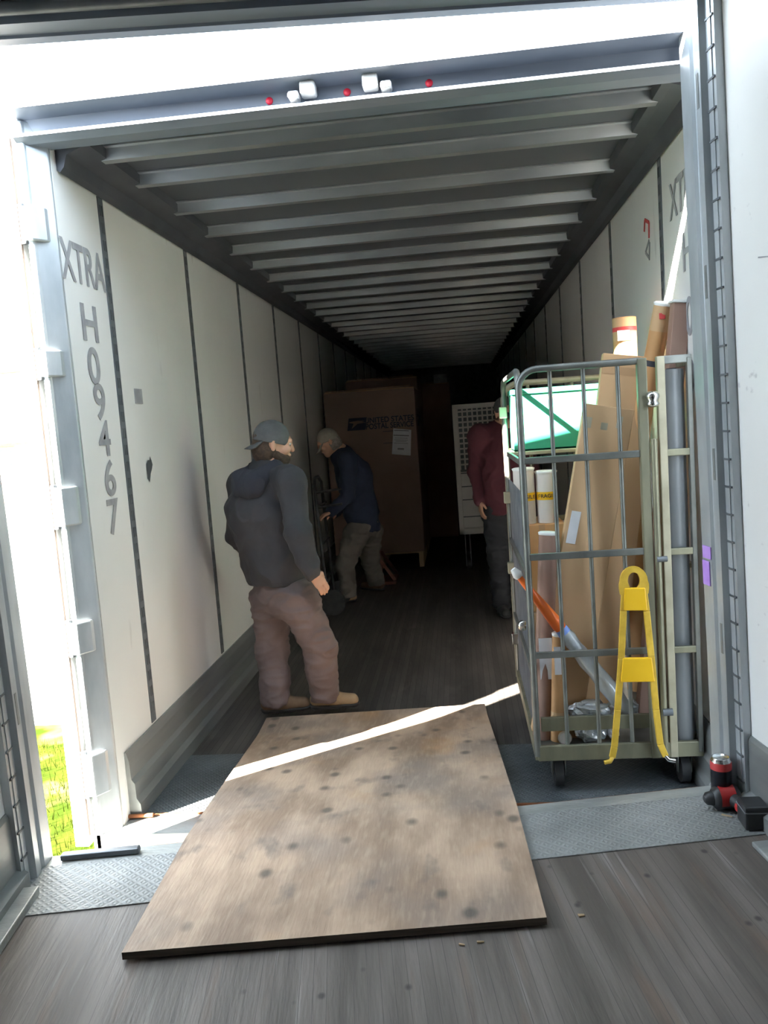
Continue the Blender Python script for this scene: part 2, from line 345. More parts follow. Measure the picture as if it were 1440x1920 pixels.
for px in (555, 582, 698, 727):
    p = aty(px, 190, YB+.02)
    big = px in (582, 698)
    obj('bulb_reflection', MB().box(p.x-.028 if big else p.x-.02, p.x+.028 if big else p.x+.02, YB-.045, YB+.02, 2.665 if big else 2.655, 2.71 if big else 2.68), 'white', hdr, .008)  # white blocks painted on the header as bulb reflections
# door of the far trailer folded back along its left flank
td = thing('trailer_door', 'white left door of the far trailer folded back along its side', 'door', (XL-.16, YB-.02, ZF))
obj('door_panel', MB().box(XL-.185, XL-.125, YB+.005, YB+1.18, ZF-.05, 2.66), 'white', td, .004)
obj('edge_seal', MB().box(XL-.122, XL-.116, YB-.003, YB+.012, ZF, 2.64), 'seal', td)
# lettering on the side walls
def wall_text(body, px, py, h, sx=1.0, side='L', n='lettering', m='inkgrey'):
    X = XL+.003 if side == 'L' else XR-.003
    p = atx(px, py, X) if side == 'L' else Vector((X, px, py))
    fr = frame(p, (0, 1, 0) if side == 'L' else (0, -1, 0), (0, 0, 1))
    return text(n, body, m, wl if side == 'L' else wr, fr, h, .016, sx=sx)
wall_text('XTRA', 158, 503, .225, .68)
for ch, px, py in (('H', 169, 610), ('0', 177, 690), ('9', 188, 757), ('4', 197, 826), ('6', 207, 900), ('7', 213, 972)):
    wall_text(ch, px, py, .212, 1.12, n='stencil_character')
text('lettering', 'XTRA', 'inkgrey', wr, frame((XR-.003, 3.49, 2.30), (0, -1, 0), (0, 0, 1)), .21, .012, sx=.78)
for ch, z in (('H', 2.06), ('0', 1.80), ('9', 1.55)):
    text('stencil_character', ch, 'inkgrey', wr, frame((XR-.003, 3.46, z), (0, -1, 0), (0, 0, 1)), .215, .012)
p = atx(260, 743, XL+.003)
tag(obj('sticker', MB().box(XL, XL+.004, p.y-.045, p.y+.045, p.z-.035, p.z+.035), 'inkgrey'), 'small grey square sticker on left wall of the trailer', 'sticker')
p = atx(280, 880, XL+.003)
mm = MB(); n = 14; mm.add([(XL+.003, p.y+.035*math.cos(t)*(1+.3*math.sin(3*t))+.02*math.sin(t), p.z+.055*math.sin(t)*(1+.2*math.cos(5*t))) for t in [2*math.pi*i/n for i in range(n)]], [tuple(range(n))])
obj('smudge', mm, 'galv_dark', wl)
# red and black scribble logo on the right wall
p = atx(1213, 450, XR-.003)
m = MB()
for a, b in (((-.05, .07), (.03, .10)), ((.03, .10), (.05, .05)), ((-.05, .07), (-.04, .0))):
    m.bar((XR-.003, p.y+a[0], p.z+a[1]), (XR-.003, p.y+b[0], p.z+b[1]), .003, .016)
sk = tag(obj('sticker', m, 'redtape'), 'faint red and black emblem sticker on the right wall', 'sticker')
m = MB()
for a, b in (((-.04, -.01), (.04, -.05)), ((.04, -.05), (-.03, -.09)), ((-.05, -.02), (-.03, -.10))):
    m.bar((XR-.003, p.y+a[0], p.z+a[1]), (XR-.003, p.y+b[0], p.z+b[1]), .003, .013)
obj('emblem_lines', m, 'inkgrey', sk)

# ================================================================== NEAR TRAILER (where the camera stands)
HW = 1.235; ZH = 2.80; AL = -9.0
struct('floor', MB().box(-HW-.06, HW+.06, AL, -.38, -.16, 0), 'floor_near', A=True)
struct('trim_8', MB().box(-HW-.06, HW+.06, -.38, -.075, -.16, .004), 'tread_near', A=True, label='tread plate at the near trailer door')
s2 = struct('trim_9', MB().box(-HW-.10, HW+.10, -.075, 0, -.32, .002), 'sill', .003, A=True, label='steel sill of the near trailer')
obj('rusty_edge', MB().box(-HW+.05, HW-.05, -.006, .003, -.02, .0), 'rust', s2, A=True)
def near_wall(s, n):
    X = s*(HW+.05)
    o = struct(n, MB().box(*sorted((X, X+s*.05)), AL, -.2, 0, ZH+.05), 'wall_near', A=True)
    kp = MB(); prof = [(0, .0), (-.045, .0), (-.045, .055), (-.014, .075), (-.012, .26), (-.004, .275), (0, .275)]
    kp.prism(prof, AL, -.20, lambda u, v, t, s=s, X=X: (X+s*u, t, v))
    kb = struct('baseboard_near_%s' % ('left' if s < 0 else 'right'), kp, 'kick', A=True)
    m = MB()
    for i in range(1, 8):
        m.box(*sorted((X, X-s*.004)), -1.2*i-.33, -1.2*i-.28, .28, ZH)
    obj('seam_strip', m, 'galv', o, A=True)
    return o
nwl = near_wall(-1, 'wall_near_left'); nwr = near_wall(1, 'wall_near_right')
struct('wall_near_front', MB().box(-HW-.1, HW+.1, AL-.05, AL, 0, ZH+.1), 'wall_near', A=True)
struct('ceiling', MB().box(-HW-.1, HW+.1, AL-.05, -.33, ZH+.02, ZH+.04), 'galv', A=True)
def near_post(s, n, lab):
    X = s*HW
    m = MB(); prof = [(0, 0), (0, -.075), (.010, -.083), (.010, -.105), (0, -.113), (0, -.150), (.022, -.156), (.022, -.215), (.06, -.215), (.09, -.10), (.09, 0)]
    m.prism([(a, b) for a, b in prof], -.30, ZH-.03, lambda u, v, t, s=s, X=X: (X+s*u, v, t))
    o = struct(n, m, 'galv', A=True, label=lab)
    m = MB(); z = .10
    while z < ZH:
        m.box(*sorted((X+s*.021, X+s*.016)), -.212, -.162, z, z+.007); z += .095
    obj('rivet_row', m, 'galv_dark', o, A=True)
    m = MB(); m.box(*sorted((X+s*.0215, X+s*.0185)), -.195, -.172, .02, ZH); obj('hinge_strip', m, 'galv', o, A=True)
    m = MB(); z = .55
    while z < ZH-.1:
        m.box(*sorted((X+s*.0005, X-s*.0015)), -.135, -.120, z, z+.11); z += .62
    obj('wear_patch', m, 'kick', o, A=True)
    return o
npl = near_post(-1, 'trim_10', 'left rear post of the near trailer'); npr = near_post(1, 'trim_11', 'right rear post of the near trailer')
m = MB(); prof = [(0, ZH), (-.05, ZH-.004), (-.055, ZH+.004), (-.12, ZH+.006), (-.125, ZH+.05), (-.19, ZH+.055), (-.20, ZH+.10), (-.10, ZH+.06), (-.02, ZH+.025), (0, ZH+.018)]
m.prism(prof, -HW-.09, HW+.09, lambda u, v, t: (t, u-.14, v-.056))
nh = struct('trim_12', m, 'header', A=True, label='door header of the near trailer overhead')
nh2 = MB().tube([(-HW, -.29, ZH-.02), (HW, -.29, ZH-.02)], .02, 10); obj('torsion_tube', nh2, 'galv_dark', nh, A=True)
# near trailer's door folded back outside
td2 = thing('trailer_door', 'white left door of the near trailer folded back outside its post', 'door', tuple(AM @ Vector((-HW-.20, 0, 0))))
td2.rotation_euler = AM.to_euler()
o = obj('door_panel', MB().box(-.03, .03, -1.2, .0, -.05, ZH-.05), 'white'); o.parent = td2
o = obj('sun_flange', MB().box(-.03, .03, .0, .012, .40, ZH-.10), 'rubber'); o.parent = td2  # flange added past the door edge to narrow the sun strip
o = obj('hinge_arm', MB().box(.02, .12, -.02, .0, .3, .36).box(.02, .12, -.02, 0, 1.4, 1.46).box(.02, .12, -.02, 0, 2.4, 2.46), 'galv'); o.parent = td2
# slim floor rail beside the right wall
fr_ = struct('trim_13', MB().box(HW-.075, HW-.02, -2.6, -.44, .001, .018), 'sill', .004, A=True, label='worn metal strip along the near floor')
struct('trim_14', MB().box(-HW-.01, -HW+.045, -2.6, -.25, .0, .03), 'sill', .004, A=True, label='metal edge along the near left wall')
# purple tape
m = MB().box(HW-.004, HW-.001, -.075, -.01, .88, .925).box(HW-.004, HW-.001, -.06, -.005, .78, .87)
o = obj('tape_patch', m, 'purple', A=True); tag(o, 'torn purple tape on the right rear post of near trailer', 'tape')
# handwriting scuffs on right near wall
m = MB(); random.seed(3)
for i in range(22):
    y = -.34-random.random()*.5; z = 1.75+random.random()*.16-.2*(y+.5)*.3
    m.bar((HW+.049, y, z), (HW+.049, y-.04-random.random()*.05, z+random.uniform(-.02, .05)), .002, .004)
obj('pen_marks', m, 'inkgrey', nwr, A=True)

# ================================================================== OUTSIDE
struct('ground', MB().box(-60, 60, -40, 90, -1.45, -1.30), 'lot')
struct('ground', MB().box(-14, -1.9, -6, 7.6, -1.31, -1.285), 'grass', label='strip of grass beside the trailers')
m = MB(); random.seed(5)
for i in range(9000):
    x = -1.95-random.random()*4; y = 2.4+random.random()*4.65
    a = random.random()*6.28; h = .05+random.random()*.07; lx, ly = random.uniform(-.03, .03), random.uniform(-.03, .03)
    dx, dy = .004*math.cos(a), .004*math.sin(a)
    m.add([(x-dx, y-dy, -1.286), (x+dx, y+dy, -1.286), (x+lx, y+ly, -1.286+h)], [(0, 1, 2)])
o = obj('grass_tuft', m, 'blade'); o['kind'] = 'stuff'; tag(o, 'bright green grass beside the trailers', 'grass')
# brick house far off to the left
hs = thing('brick_house', 'pale red brick house far beyond the gap between trailers', 'house', (-25, 42, -1.3))
c1 = aty(62, 685, 42)
hx = c1.x; hz = c1.z
obj('wall', MB().box(hx-12, hx, 42, 52, -1.3, hz-.3), 'brick', hs)
m = MB(); m.prism([(41.2, hz-.3), (53, hz-.3), (47, hz+.5)], hx-12.4, hx+.4, lambda u, v, t: (t, u, v)); obj('roof', m, 'rooftile', hs)
for i, dz in ((0, -2.6), (1, -2.6), (0, -5.6), (1, -5.6), (2, -2.6), (2, -5.6)):
    wv = obj('window', MB().box(hx-1.6-2.4*i-1, hx-1.6-2.4*i, 41.9, 42.02, hz+dz, hz+dz+1.4), 'white', hs)
    obj('pane', MB().box(hx-1.6-2.4*i-.9, hx-1.6-2.4*i-.1, 41.86, 41.9, hz+dz+.1, hz+dz+1.3), 'glass', wv)
m = MB().box(hx-5, hx+.3, 40.6, 42, hz-4.0, hz-3.85)
obj('porch_roof', m, 'rooftile', hs)
obj('porch_post', MB().box(hx+.1, hx+.22, 40.7, 40.82, -1.3, hz-4), 'white', hs)
obj('porch_railing', MB().box(hx-3, hx-1.2, 40.7, 40.75, hz-5.2, hz-5.1).box(hx-3, hx-1.2, 40.7, 40.75, hz-5.6, hz-5.5), 'white', hs)

# ================================================================== PLYWOOD RAMP
NL = onA(230, 1804); NR = onA(1026, 1738); FL_ = atz(500, 1347, ZF+.03); FR_ = atz(909, 1321, ZF+.03)
NL.z = NR.z = 0; m = MB(); nu, nv = 16, 40; T = .022
zt = []
vs = []
for side in (1, 0):
    for j in range(nv+1):
        for i in range(nu+1):
            u, v = i/nu, j/nv
            p = (NL*(1-u)+NR*u)*(1-v) + (FL_*(1-u)+FR_*u)*v
            q = AM.inverted() @ Vector((p.x, p.y, 0))
            t = max(0, (q.y+.02)/1.3)
            t = min(1, t)**1.02; z = (hA(p.x, p.y)+.007)*(1-t) + (ZF+.012)*t
            q2 = Vector((p.x, p.y, z + (T if side else 0))); vs.append(q2)
N = (nu+1)*(nv+1); fs = []
for j in range(nv):
    for i in range(nu):
        a = j*(nu+1)+i; fs.append((a, a+1, a+nu+2, a+nu+1)); fs.append((a+N, a+N+nu+1, a+N+nu+2, a+N+1))
m.add(vs, fs)
ed = [i for i in range(nu+1)] + [(j*(nu+1)+nu) for j in range(1, nv+1)] + [nv*(nu+1)+i for i in range(nu-1, -1, -1)] + [j*(nu+1) for j in range(nv-1, 0, -1)]
m.add([], []);
m.f += [(ed[i], ed[(i+1) % len(ed)], ed[(i+1) % len(ed)]+N, ed[i]+N) for i in range(len(ed))]; m.sm += [False]*len(ed)
ply = obj('plywood_sheet', m, 'ply'); ply.data.materials.append(M['plyshade'])
for pl_ in ply.data.polygons:
    if abs(pl_.normal.z) < .5: pl_.material_index = 1
tag(ply, 'worn stained plywood sheet bridging the two trailers as a ramp', 'plywood')

# ================================================================== ROLLING CART WITH PARCELS
CX0, CX1, CY0, CY1 = .255, .93, 3.36, 4.44
ZB = ZF+.17; ZT = 1.64
cart = thing('roll_cart', 'tall wheeled wire cart full of cardboard parcels by right post', 'cart', ((CX0+CX1)/2, (CY0+CY1)/2, ZF))
XM = .765       # meeting post of the front leaves
m = MB().box(CX0, CX1, CY0+.01, CY1, ZB, ZB+.03)
obj('deck', m, 'cartgrey', cart, .003)
m = MB().box(CX0, CX1, CY0-.012, CY0+.01, ZB-.02, ZB+.045).box(CX0-.012, CX0+.01, CY0, CY1, ZB-.02, ZB+.045).box(CX1-.01, CX1+.0, CY0, CY1, ZB-.02, ZB+.045)
obj('deck_rim', m, 'cart', cart, .003)
def caster(x, y):
    m = MB().tube([(x-.018, y, ZF+.062), (x+.018, y, ZF+.062)], .062, 22)
    cs = obj('caster', m, 'rubber', cart)
    f = MB().box(x-.03, x-.024, y-.03, y+.03, ZF+.05, ZB-.03).box(x+.024, x+.03, y-.03, y+.03, ZF+.05, ZB-.03).box(x-.04, x+.04, y-.04, y+.04, ZB-.032, ZB-.02)
    obj('caster_fork', f, 'cartgrey', cs, .002)
    obj('hub', MB().tube([(x-.032, y, ZF+.062), (x+.032, y, ZF+.062)], .014, 12), 'chrome', cs)
for x in (CX0+.09, CX1-.06):
    for y in (CY0+.09, CY1-.09): caster(x, y)
# front left leaf: rounded top loop, rods, rails
def loop(x0, x1, y, z0, z1, r, rad):
    pts = [(x0, y, z0)]
    for t in range(0, 7): a = math.pi - t*math.pi/12; pts.append((x0+rad+rad*math.cos(a), y, z1-rad+rad*math.sin(a)))
    pts.append((x1, y, z1)); return MB().tube(pts, r, 10)
g = obj('front_gate', loop(CX0, XM-.02, CY0, ZB, ZT, .014, .075), 'cartgrey', cart)
def zat(px, py): return aty(px, py, CY0).z
for pz in (zat(1100, 857), zat(1100, 1039), zat(1100, 1224)):
    obj('rail', MB().box(CX0, XM-.01, CY0-.012, CY0+.002, pz-.014, pz+.014), 'cartgrey', g, .003)
for px_ in (1040, 1102, 1166):
    a = aty(px_, 900, CY0+.005); obj('rod', MB().tube([(a.x, CY0+.008, ZB+.03), (a.x, CY0+.008, ZT)], .009, 10), 'cartgrey', g)
obj('toe_board', MB().box(CX0+.02, XM-.03, CY0+.012, CY0+.03, ZB+.10, ZB+.16), 'cart', g, .003)
po = obj('gate_post', MB().box(XM-.045, XM-.008, CY0-.018, CY0+.018, ZB-.02, ZT+.01), 'cart', cart, .004)
obj('latch_rod', MB().tube([(XM+.008, CY0-.02, ZB), (XM+.008, CY0-.02, 1.33)], .013, 12), 'cart', cart)
p = aty(1243, 748, CY0-.02)
obj('latch_knob', MB().lathe([(0, .035), (.016, .033), (.027, .022), (.028, .01), (.018, -.005), (.026, -.014), (.026, -.02), (.012, -.03), (0, -.03)], Matrix.Translation((XM+.008, CY0-.022, p.z)), 20), 'chrome', cart)
obj('gate_post', MB().box(XM+.03, XM+.062, CY0-.015, CY0+.015, ZB-.02, ZT+.012), 'cream', cart, .004)
for z_, r_ in ((zat(1255, 1045), .012), (zat(1262, 1330), .016)): obj('hinge_bolt', MB().tube([(XM+.0, CY0-.03, z_), (XM+.04, CY0-.03, z_)], r_, 8), 'galv_dark', cart)
g2 = obj('side_gate', MB().box(XM+.05, CX1, CY0-.012, CY0+.005, ZT-.02, ZT+.012).box(CX1-.02, CX1, CY0-.015, CY0+.012, ZB, ZT), 'cartgrey', cart, .003)
for pz in (zat(1290, 846), zat(1290, 1032), zat(1290, 1216)):
    obj('rail', MB().box(XM+.05, CX1, CY0-.014, CY0+.0, pz-.014, pz+.014), 'cart', g2, .003)
# left side panel, rear frame
sp = obj('side_panel', MB().tube([(CX0, CY0+.02, ZB)]+[(CX0, CY0+.10-.08*math.cos(t*math.pi/12), ZT-.075+.075*math.sin(t*math.pi/12)) for t in range(7)]+[(CX0, CY1-.10+.08*math.sin(t*math.pi/12), ZT-.075+.075*math.cos(t*math.pi/12)) for t in range(7)]+[(CX0, CY1-.02, ZB)], .014, 10), 'cartgrey', cart)
for pz in (1.27, .80, .39):
    obj('rail', MB().box(CX0-.012, CX0+.002, CY0, CY1, pz-.012, pz+.012), 'cartgrey', sp, .002)
m = MB()
y = CY0+.04
while y < CY1-.03: m.bar((CX0+.004, y, ZB+.04), (CX0+.004, y, 1.13), .0035, .0035); y += .032
z = ZB+.06
while z < 1.13: m.bar((CX0+.006, CY0+.02, z), (CX0+.006, CY1-.02, z), .0035, .0035); z += .032
mo = obj('wire_mesh', m, 'mesh', sp)
for z_ in (.23, .62, 1.0, 1.45):
    obj('hinge_clip', MB().box(CX0-.03, CX0+.01, CY1-.07, CY1-.03, z_, z_+.06), 'chrome' if z_ < .5 else 'cream', sp, .004)
obj('reflector', MB().lathe([(0, .01), (.02, .008), (.024, 0), (.024, -.012), (0, -.012)], frame((CX0-.01, CY0+.35, aty(966, 1174, CY0+.35).z), (1, 0, 0), (0, 0, 1)), 16), 'chrome', cart)
bk = obj('rear_frame', loop(CX0, CX1, CY1, ZB, ZT-.01, .016, .08), 'cream', cart)
obj('post', MB().tube([(CX1, CY1, ZB), (CX1, CY1, ZT-.01)], .014, 10), 'cart', bk)
for dx in (.13, .36, .55): obj('rod', MB().tube([(CX0+dx, CY1, ZB), (CX0+dx, CY1, ZT)], .010, 10), 'cart', bk)
for z_ in (1.275, .9, .45): obj('rail', MB().box(CX0, CX1, CY1-.014, CY1+.002, z_-.015, z_+.015), 'cream' if z_ > 1.2 else 'cart', bk, .002)
m = MB().box(CX0+.01, CX1-.01, 4.12, CY1-.02, 1.262, 1.28); obj('shelf', m, 'cream', cart, .003)
for z_ in (ZT-.02, .8): obj('side_rail', MB().bar((CX1-.01, CY0+.05, z_), (CX1-.01, CY1-.02, z_), .02, .02), 'cart', cart)

DK = ZB+.031     # deck top
# green tote on the shelf
gt = thing('plastic_tote', 'green plastic tote on the upper shelf at the cart rear', 'tote', (.55, 4.2, 1.28))
m = MB(); x0, x1, y0, y1, z0, z1 = CX0+.025, CX1-.09, 4.16, 4.41, 1.281, 1.585
m.box(x0, x1, y0, y0+.01, z0, z1).box(x0, x1, y1-.01, y1, z0, z1).box(x0, x0+.01, y0+.01, y1-.01, z0, z1).box(x1-.01, x1, y0+.01, y1-.01, z0, z1).box(x0, x1, y0, y1, z0, z0+.01)
obj('tote_body', m, 'green', gt, .002)
obj('rim', MB().box(x0-.004, x1+.006, y0-.010, y0+.002, z1-.022, z1+.004).box(x0-.004, x0+.008, y0, y1, z1-.022, z1+.004).box(x1-.004, x1+.006, y0, y1, z1-.022, z1+.004), 'green', gt, .003)
obj('sticker', MB().box(x0+.17, x0+.21, y0-.0025, y0-.0005, z1-.055, z1-.04), 'wood', gt)

def leaning_box(name, lab, bot, top, wdt, dep, m, cat='box', extra=None, cup=Vector((1, 0, 0))):
    bot, top = Vector(bot), Vector(top); L = (top-bot).length
    yd = (top-bot).normalized(); xd = (cup-yd*cup.dot(yd)).normalized(); fr = frame(bot, xd, yd)    # x = width, y = along, z = towards viewer (-Y)
    t = thing(name, lab, cat, tuple(bot), 'long cartons leaning in the cart')
    def q(u, v, w): return fr @ Vector((u, v, w))
    mb = MB(); P = [(-wdt/2, 0), (wdt/2, 0), (wdt/2, L), (-wdt/2, L)]
    mb.prism(P, -dep/2, dep/2, lambda u, v, w: q(u, v, w)); obj('carton', mb, m, t, .003)
    return t, fr, L, q
def tube_thing(name, lab, a, b, r, m, cat='tube', capm='white', caps=True):
    a, b = Vector(a), Vector(b); t = thing(name, lab, cat, tuple(a), 'mailing tubes in the cart' if name == 'mailing_tube' else 'white rolls below the green tote'); d = (b-a).normalized()
    obj('tube_wall', MB().tube([a, b], r, 24), m, t)
    if caps: obj('end_cap', MB().tube([b-d*.004, b+d*.006, b+d*.010], [r*1.04, r*1.10, r*.9], 24), capm, t)
    return t, d
def band(t, a, d, s0, s1, r, m, n='tape_band'):
    return obj(n, MB().tube([a+d*s0, a+d*s1], r, 24, False), m, t)
def seg(px0, py0, Y0, px1, py1, Y1): return aty(px0, py0, Y0), aty(px1, py1, Y1)
def onfloor(top, other, z):      # extend the line top->other down to height z
    d = other-top; return top + d*((z-top.z)/d.z)

# tall flat cartons
a = aty(1182, 668, 3.78); b = onfloor(a, aty(1143, 1000, 3.72), DK+.012); b.y = 3.66
tA, frA, LA, qA = leaning_box('flat_carton', 'tallest flat tan carton leaning behind another in the cart', b, a, .245, .05, 'cardtan')
obj('tape_strip', MB().prism([(-.12, LA-.09), (.12, LA-.09), (.12, LA-.055), (-.12, LA-.055)], .0255, .0265, lambda u, v, w: qA(u, v, w)), 'card', tA)
a = aty(1141, 763, 3.56); b = onfloor(a, aty(1098, 1030, 3.52), DK+.012); b.y = 3.50
tB, frB, LB, qB = leaning_box('flat_carton', 'flat tan carton with small white label, foremost of the leaning cartons', b, a, .205, .06, 'cardtan')
for (u, v, wd, h) in ((-.075, -.10, .022, .045), (-.01, -.10, .028, .03), (.05, -.085, .024, .05)):
    obj('tape_patch', MB().prism([(u-wd/2, LB+v), (u+wd/2, LB+v), (u+wd/2, LB+v+h), (u-wd/2, LB+v+h)], .0302, .0312, lambda u_, v_, w_: qB(u_, v_, w_)), 'cream', tB)
pL = aty(1077, 990, 3.48); loc = frB.inverted() @ pL
obj('address_label', MB().prism([(loc.x-.022, loc.y-.07), (loc.x+.018, loc.y-.07), (loc.x+.022, loc.y+.07), (loc.x-.018, loc.y+.07)], .0302, .0314, lambda u_, v_, w_: qB(u_, v_, w_)), 'paper', tB)
a = aty(1172, 800, 3.92); b = onfloor(a, aty(1128, 1200, 3.84), DK+.012); b.y = 3.80
tC, frC, LC, qC = leaning_box('flat_carton', 'brown flat carton edge standing right behind the labelled carton', b, a, .14, .05, 'card')
# brown packing behind at the bottom
tc = thing('cardboard_box', 'brown cardboard box on the cart deck below white tubes', 'box', (.40, 4.2, DK), 'brown boxes on the cart deck')
obj('carton', MB().box(CX0+.03, .52, 4.03, 4.38, DK, DK+.42), 'card', tc, .004); obj('tape_strip', MB().box(.37, .40, 4.0288, 4.03, DK, DK+.42), 'kraft', tc)
tc = thing('cardboard_box', 'brown cardboard box stacked beneath the taped white tubes', 'box', (.40, 4.2, DK+.421), 'brown boxes on the cart deck')
obj('carton', MB().box(CX0+.035, .50, 4.05, 4.36, DK+.421, .92), 'kraft', tc, .004); obj('tape_strip', MB().box(.37, .40, 4.0488, 4.05, DK+.421, .92), 'card', tc)
# off-white rolls with yellow tape, on the box
for i, (x, lab) in enumerate(((.315, 'leftmost white roll with yellow warning tape below green tote'), (.425, 'middle white roll with yellow warning tape below green tote'))):
    a = Vector((x, 4.13, .921)); t, d = tube_thing('paper_roll', lab, a, a+Vector((0, 0, .27-.02*i)), .052, 'bucket', 'roll', 'white')
    band(t, a, d, .115, .155, .0526, 'yellow', 'warning_tape')
    text('tape_lettering', 'FRAGILE', 'ink', t, frame((x, 4.13-.0535, 1.056), (1, 0, 0), (0, 0, 1)), .026, .01, .0004)
# tubes
a = aty(1170, 596, 4.07); b = Vector((a.x, 4.07, DK)); t, d = tube_thing('mailing_tube', 'upright brown mailing tube with red tape against white wall', b, a, .055, 'kraft', caps=False)
L = (a-b).length
band(t, b, d, L-.11, L-.004, .0555, 'cardtan', 'label_band'); band(t, b, d, L-.065, L-.045, .0562, 'redtape')
obj('opening', MB().tube([a-d*.001, a+d*.001], .050, 24), 'card', t)
p = a-d*.085; obj('shipping_label', MB().box(p.x-.045, p.x+.012, p.y-.059, p.y-.056, p.z-.025, p.z+.022), 'paper', t)
a = aty(1245, 571, 3.635); b = aty(1105, 1290, 4.10); b.z = DK
t, d = tube_thing('mailing_tube', 'leaning brown mailing tube with white cap, left of the square tube', b, a, .040, 'kraft')
L = (a-b).length; band(t, b, d, L-.11, L-.004, .0405, 'cardtan', 'label_band'); band(t, b, d, L-.26, L-.235, .0405, 'ink', 'printed_band')
p = a-d*.05; obj('tape_patch', MB().box(p.x-.02, p.x+.005, p.y-.042, p.y-.0395, p.z-.015, p.z+.01), 'redtape', t)
a = aty(1276, 569, 3.53); b = aty(1205, 1300, 3.60); b.z = DK+.01
tS, frS, LS, qS = leaning_box('square_tube_carton', 'long reddish brown square carton leaning by the right post', b, a, .068, .068, 'cardred')
obj('end_cap', MB().prism([(-.042, LS), (.042, LS), (.042, LS+.012), (-.042, LS+.012)], -.042, .042, lambda u, v, w: qS(u, v, w)), 'white', tS, .003)
a = aty(1028, 1001, 3.52); b = onfloor(a, aty(1022, 1200, 3.50), DK); t, d = tube_thing('mailing_tube', 'short brown tube with white cap at the front left of cart', b, a, .040, 'cardred')
L = (a-b).length
p = aty(1022, 1230, 3.5); obj('shipping_label', MB().box(p.x-.028, p.x+.028, p.y-.044, p.y-.040, p.z-.09, p.z+.09), 'paper', t)
a = aty(1049, 1190, 3.45); b = onfloor(a, aty(1047, 1300, 3.45), DK); t, d = tube_thing('mailing_tube', 'smallest brown tube with white label at the cart front', b, a, .030, 'kraft')
p = aty(1044, 1235, 3.44); obj('shipping_label', MB().box(p.x-.014, p.x+.014, p.y-.034, p.y-.0305, p.z-.06, p.z+.06), 'paper', t)
obj('label_band', MB().tube([b+d*.07, b+d*.13], .0306, 20, False), 'cardtan', t)
a = aty(1225, 1170, 3.60); b = Vector((a.x-.01, 3.62, DK)); t, d = tube_thing('mailing_tube', 'brown tube behind the yellow frame', b, a, .038, 'cardred', capm='card')
# orange and film wrapped pole
a, b = seg(972, 1080, 3.412, 1178, 1335, 3.418)
t = thing('wrapped_pole', 'orange sleeved pole wrapped in grey film lying diagonally in cart', 'pole', tuple(b))
d = b-a
def pt(s): return a+d*s
obj('orange_sleeve', MB().tube([pt(.0), pt(.12), pt(.36), pt(.40)], [.012, .017, .029, .022], 14), 'orange', t)
obj('blue_ring', MB().tube([pt(.385), pt(.42)], [.027, .029], 14), principled('blue_ring', (.2, .32, .7), .5), t)
obj('tip', MB().tube([pt(-.05), pt(-.01), pt(.01)], [.012, .022, .016], 12), 'white', t)
obj('film_wrap', MB().tube([pt(.40), pt(.45), pt(.52), pt(.62), pt(.7), pt(.8), pt(.9), pt(.99)], [.026, .034, .029, .038, .033, .038, .036, .028], 14), 'film', t)
# crumpled film packages
def lump(cx, cy, cz, rx, ry, rz, seed, n=12):
    m = MB(); vs = []; fs = []
    for j in range(n+1):
        th = math.pi*j/n
        for i in range(2*n):
            ph = math.pi*i/n; v = Vector((math.sin(th)*math.cos(ph), math.sin(th)*math.sin(ph), math.cos(th)))
            k = 1+.35*noise.noise(v*2.2+Vector((seed, 0, 0)))+.12*noise.noise(v*6+Vector((seed, 3, 0)))
            sg = lambda a: math.copysign(abs(a)**.7, a)
            vs.append((cx+rx*k*sg(v.x), cy+ry*k*sg(v.y), cz+rz*k*sg(v.z)))
    for j in range(n):
        for i in range(2*n): fs.append((j*2*n+i, (j+1)*2*n+i, (j+1)*2*n+(i+1) % (2*n), j*2*n+(i+1) % (2*n)))
    return m.add(vs, fs, False)
p = aty(1100, 1335, 3.50); tag(obj('film_package', lump(p.x, 3.435, DK+.128, .082, .034, .044, 1), 'foil'), 'crumpled silver film package piled on top of another behind the toe board', 'package', 'film packages on the cart deck')
p = aty(1158, 1325, 3.62); tag(obj('film_package', lump(p.x+.02, 3.60, p.z, .06, .05, .04, 7), 'film'), 'grey film package beside the foot of the wrapped pole', 'package', 'film packages on the cart deck')
p = aty(1108, 1383, 3.43); tag(obj('film_package', lump(p.x, 3.43, DK+.046, .062, .038, .042, 3), 'foil'), 'crumpled silver film package on the cart deck, lowest of the packages', 'package', 'film packages on the cart deck')
p = aty(1150, 1380, 3.44); tag(obj('film_package', lump(p.x, 3.44, DK+.034, .024, .03, .03, 5), 'paper'), 'small white parcel beside the crumpled silver film on deck', 'package', 'film packages on the cart deck')
p = aty(1058, 1385, 3.42); t, d = tube_thing('mailing_tube', 'brown tube lying on the deck with its pale round end showing', (p.x, 3.75, DK+.029), (p.x, 3.40, DK+.029), .027, 'kraft', capm='bucket')
# tall grey roll behind the narrow gate
t = thing('plastic_roll', 'tall dark grey plastic roll standing behind the narrow gate', 'roll', (.868, 3.50, DK))
obj('roll_body', MB().tube([(.872, 3.432, DK), (.872, 3.432, 1.60)], .046, 26), 'greytube', t); obj('core', MB().tube([(.872, 3.432, 1.60), (.872, 3.432, 1.605)], .020, 16), 'ink', t)
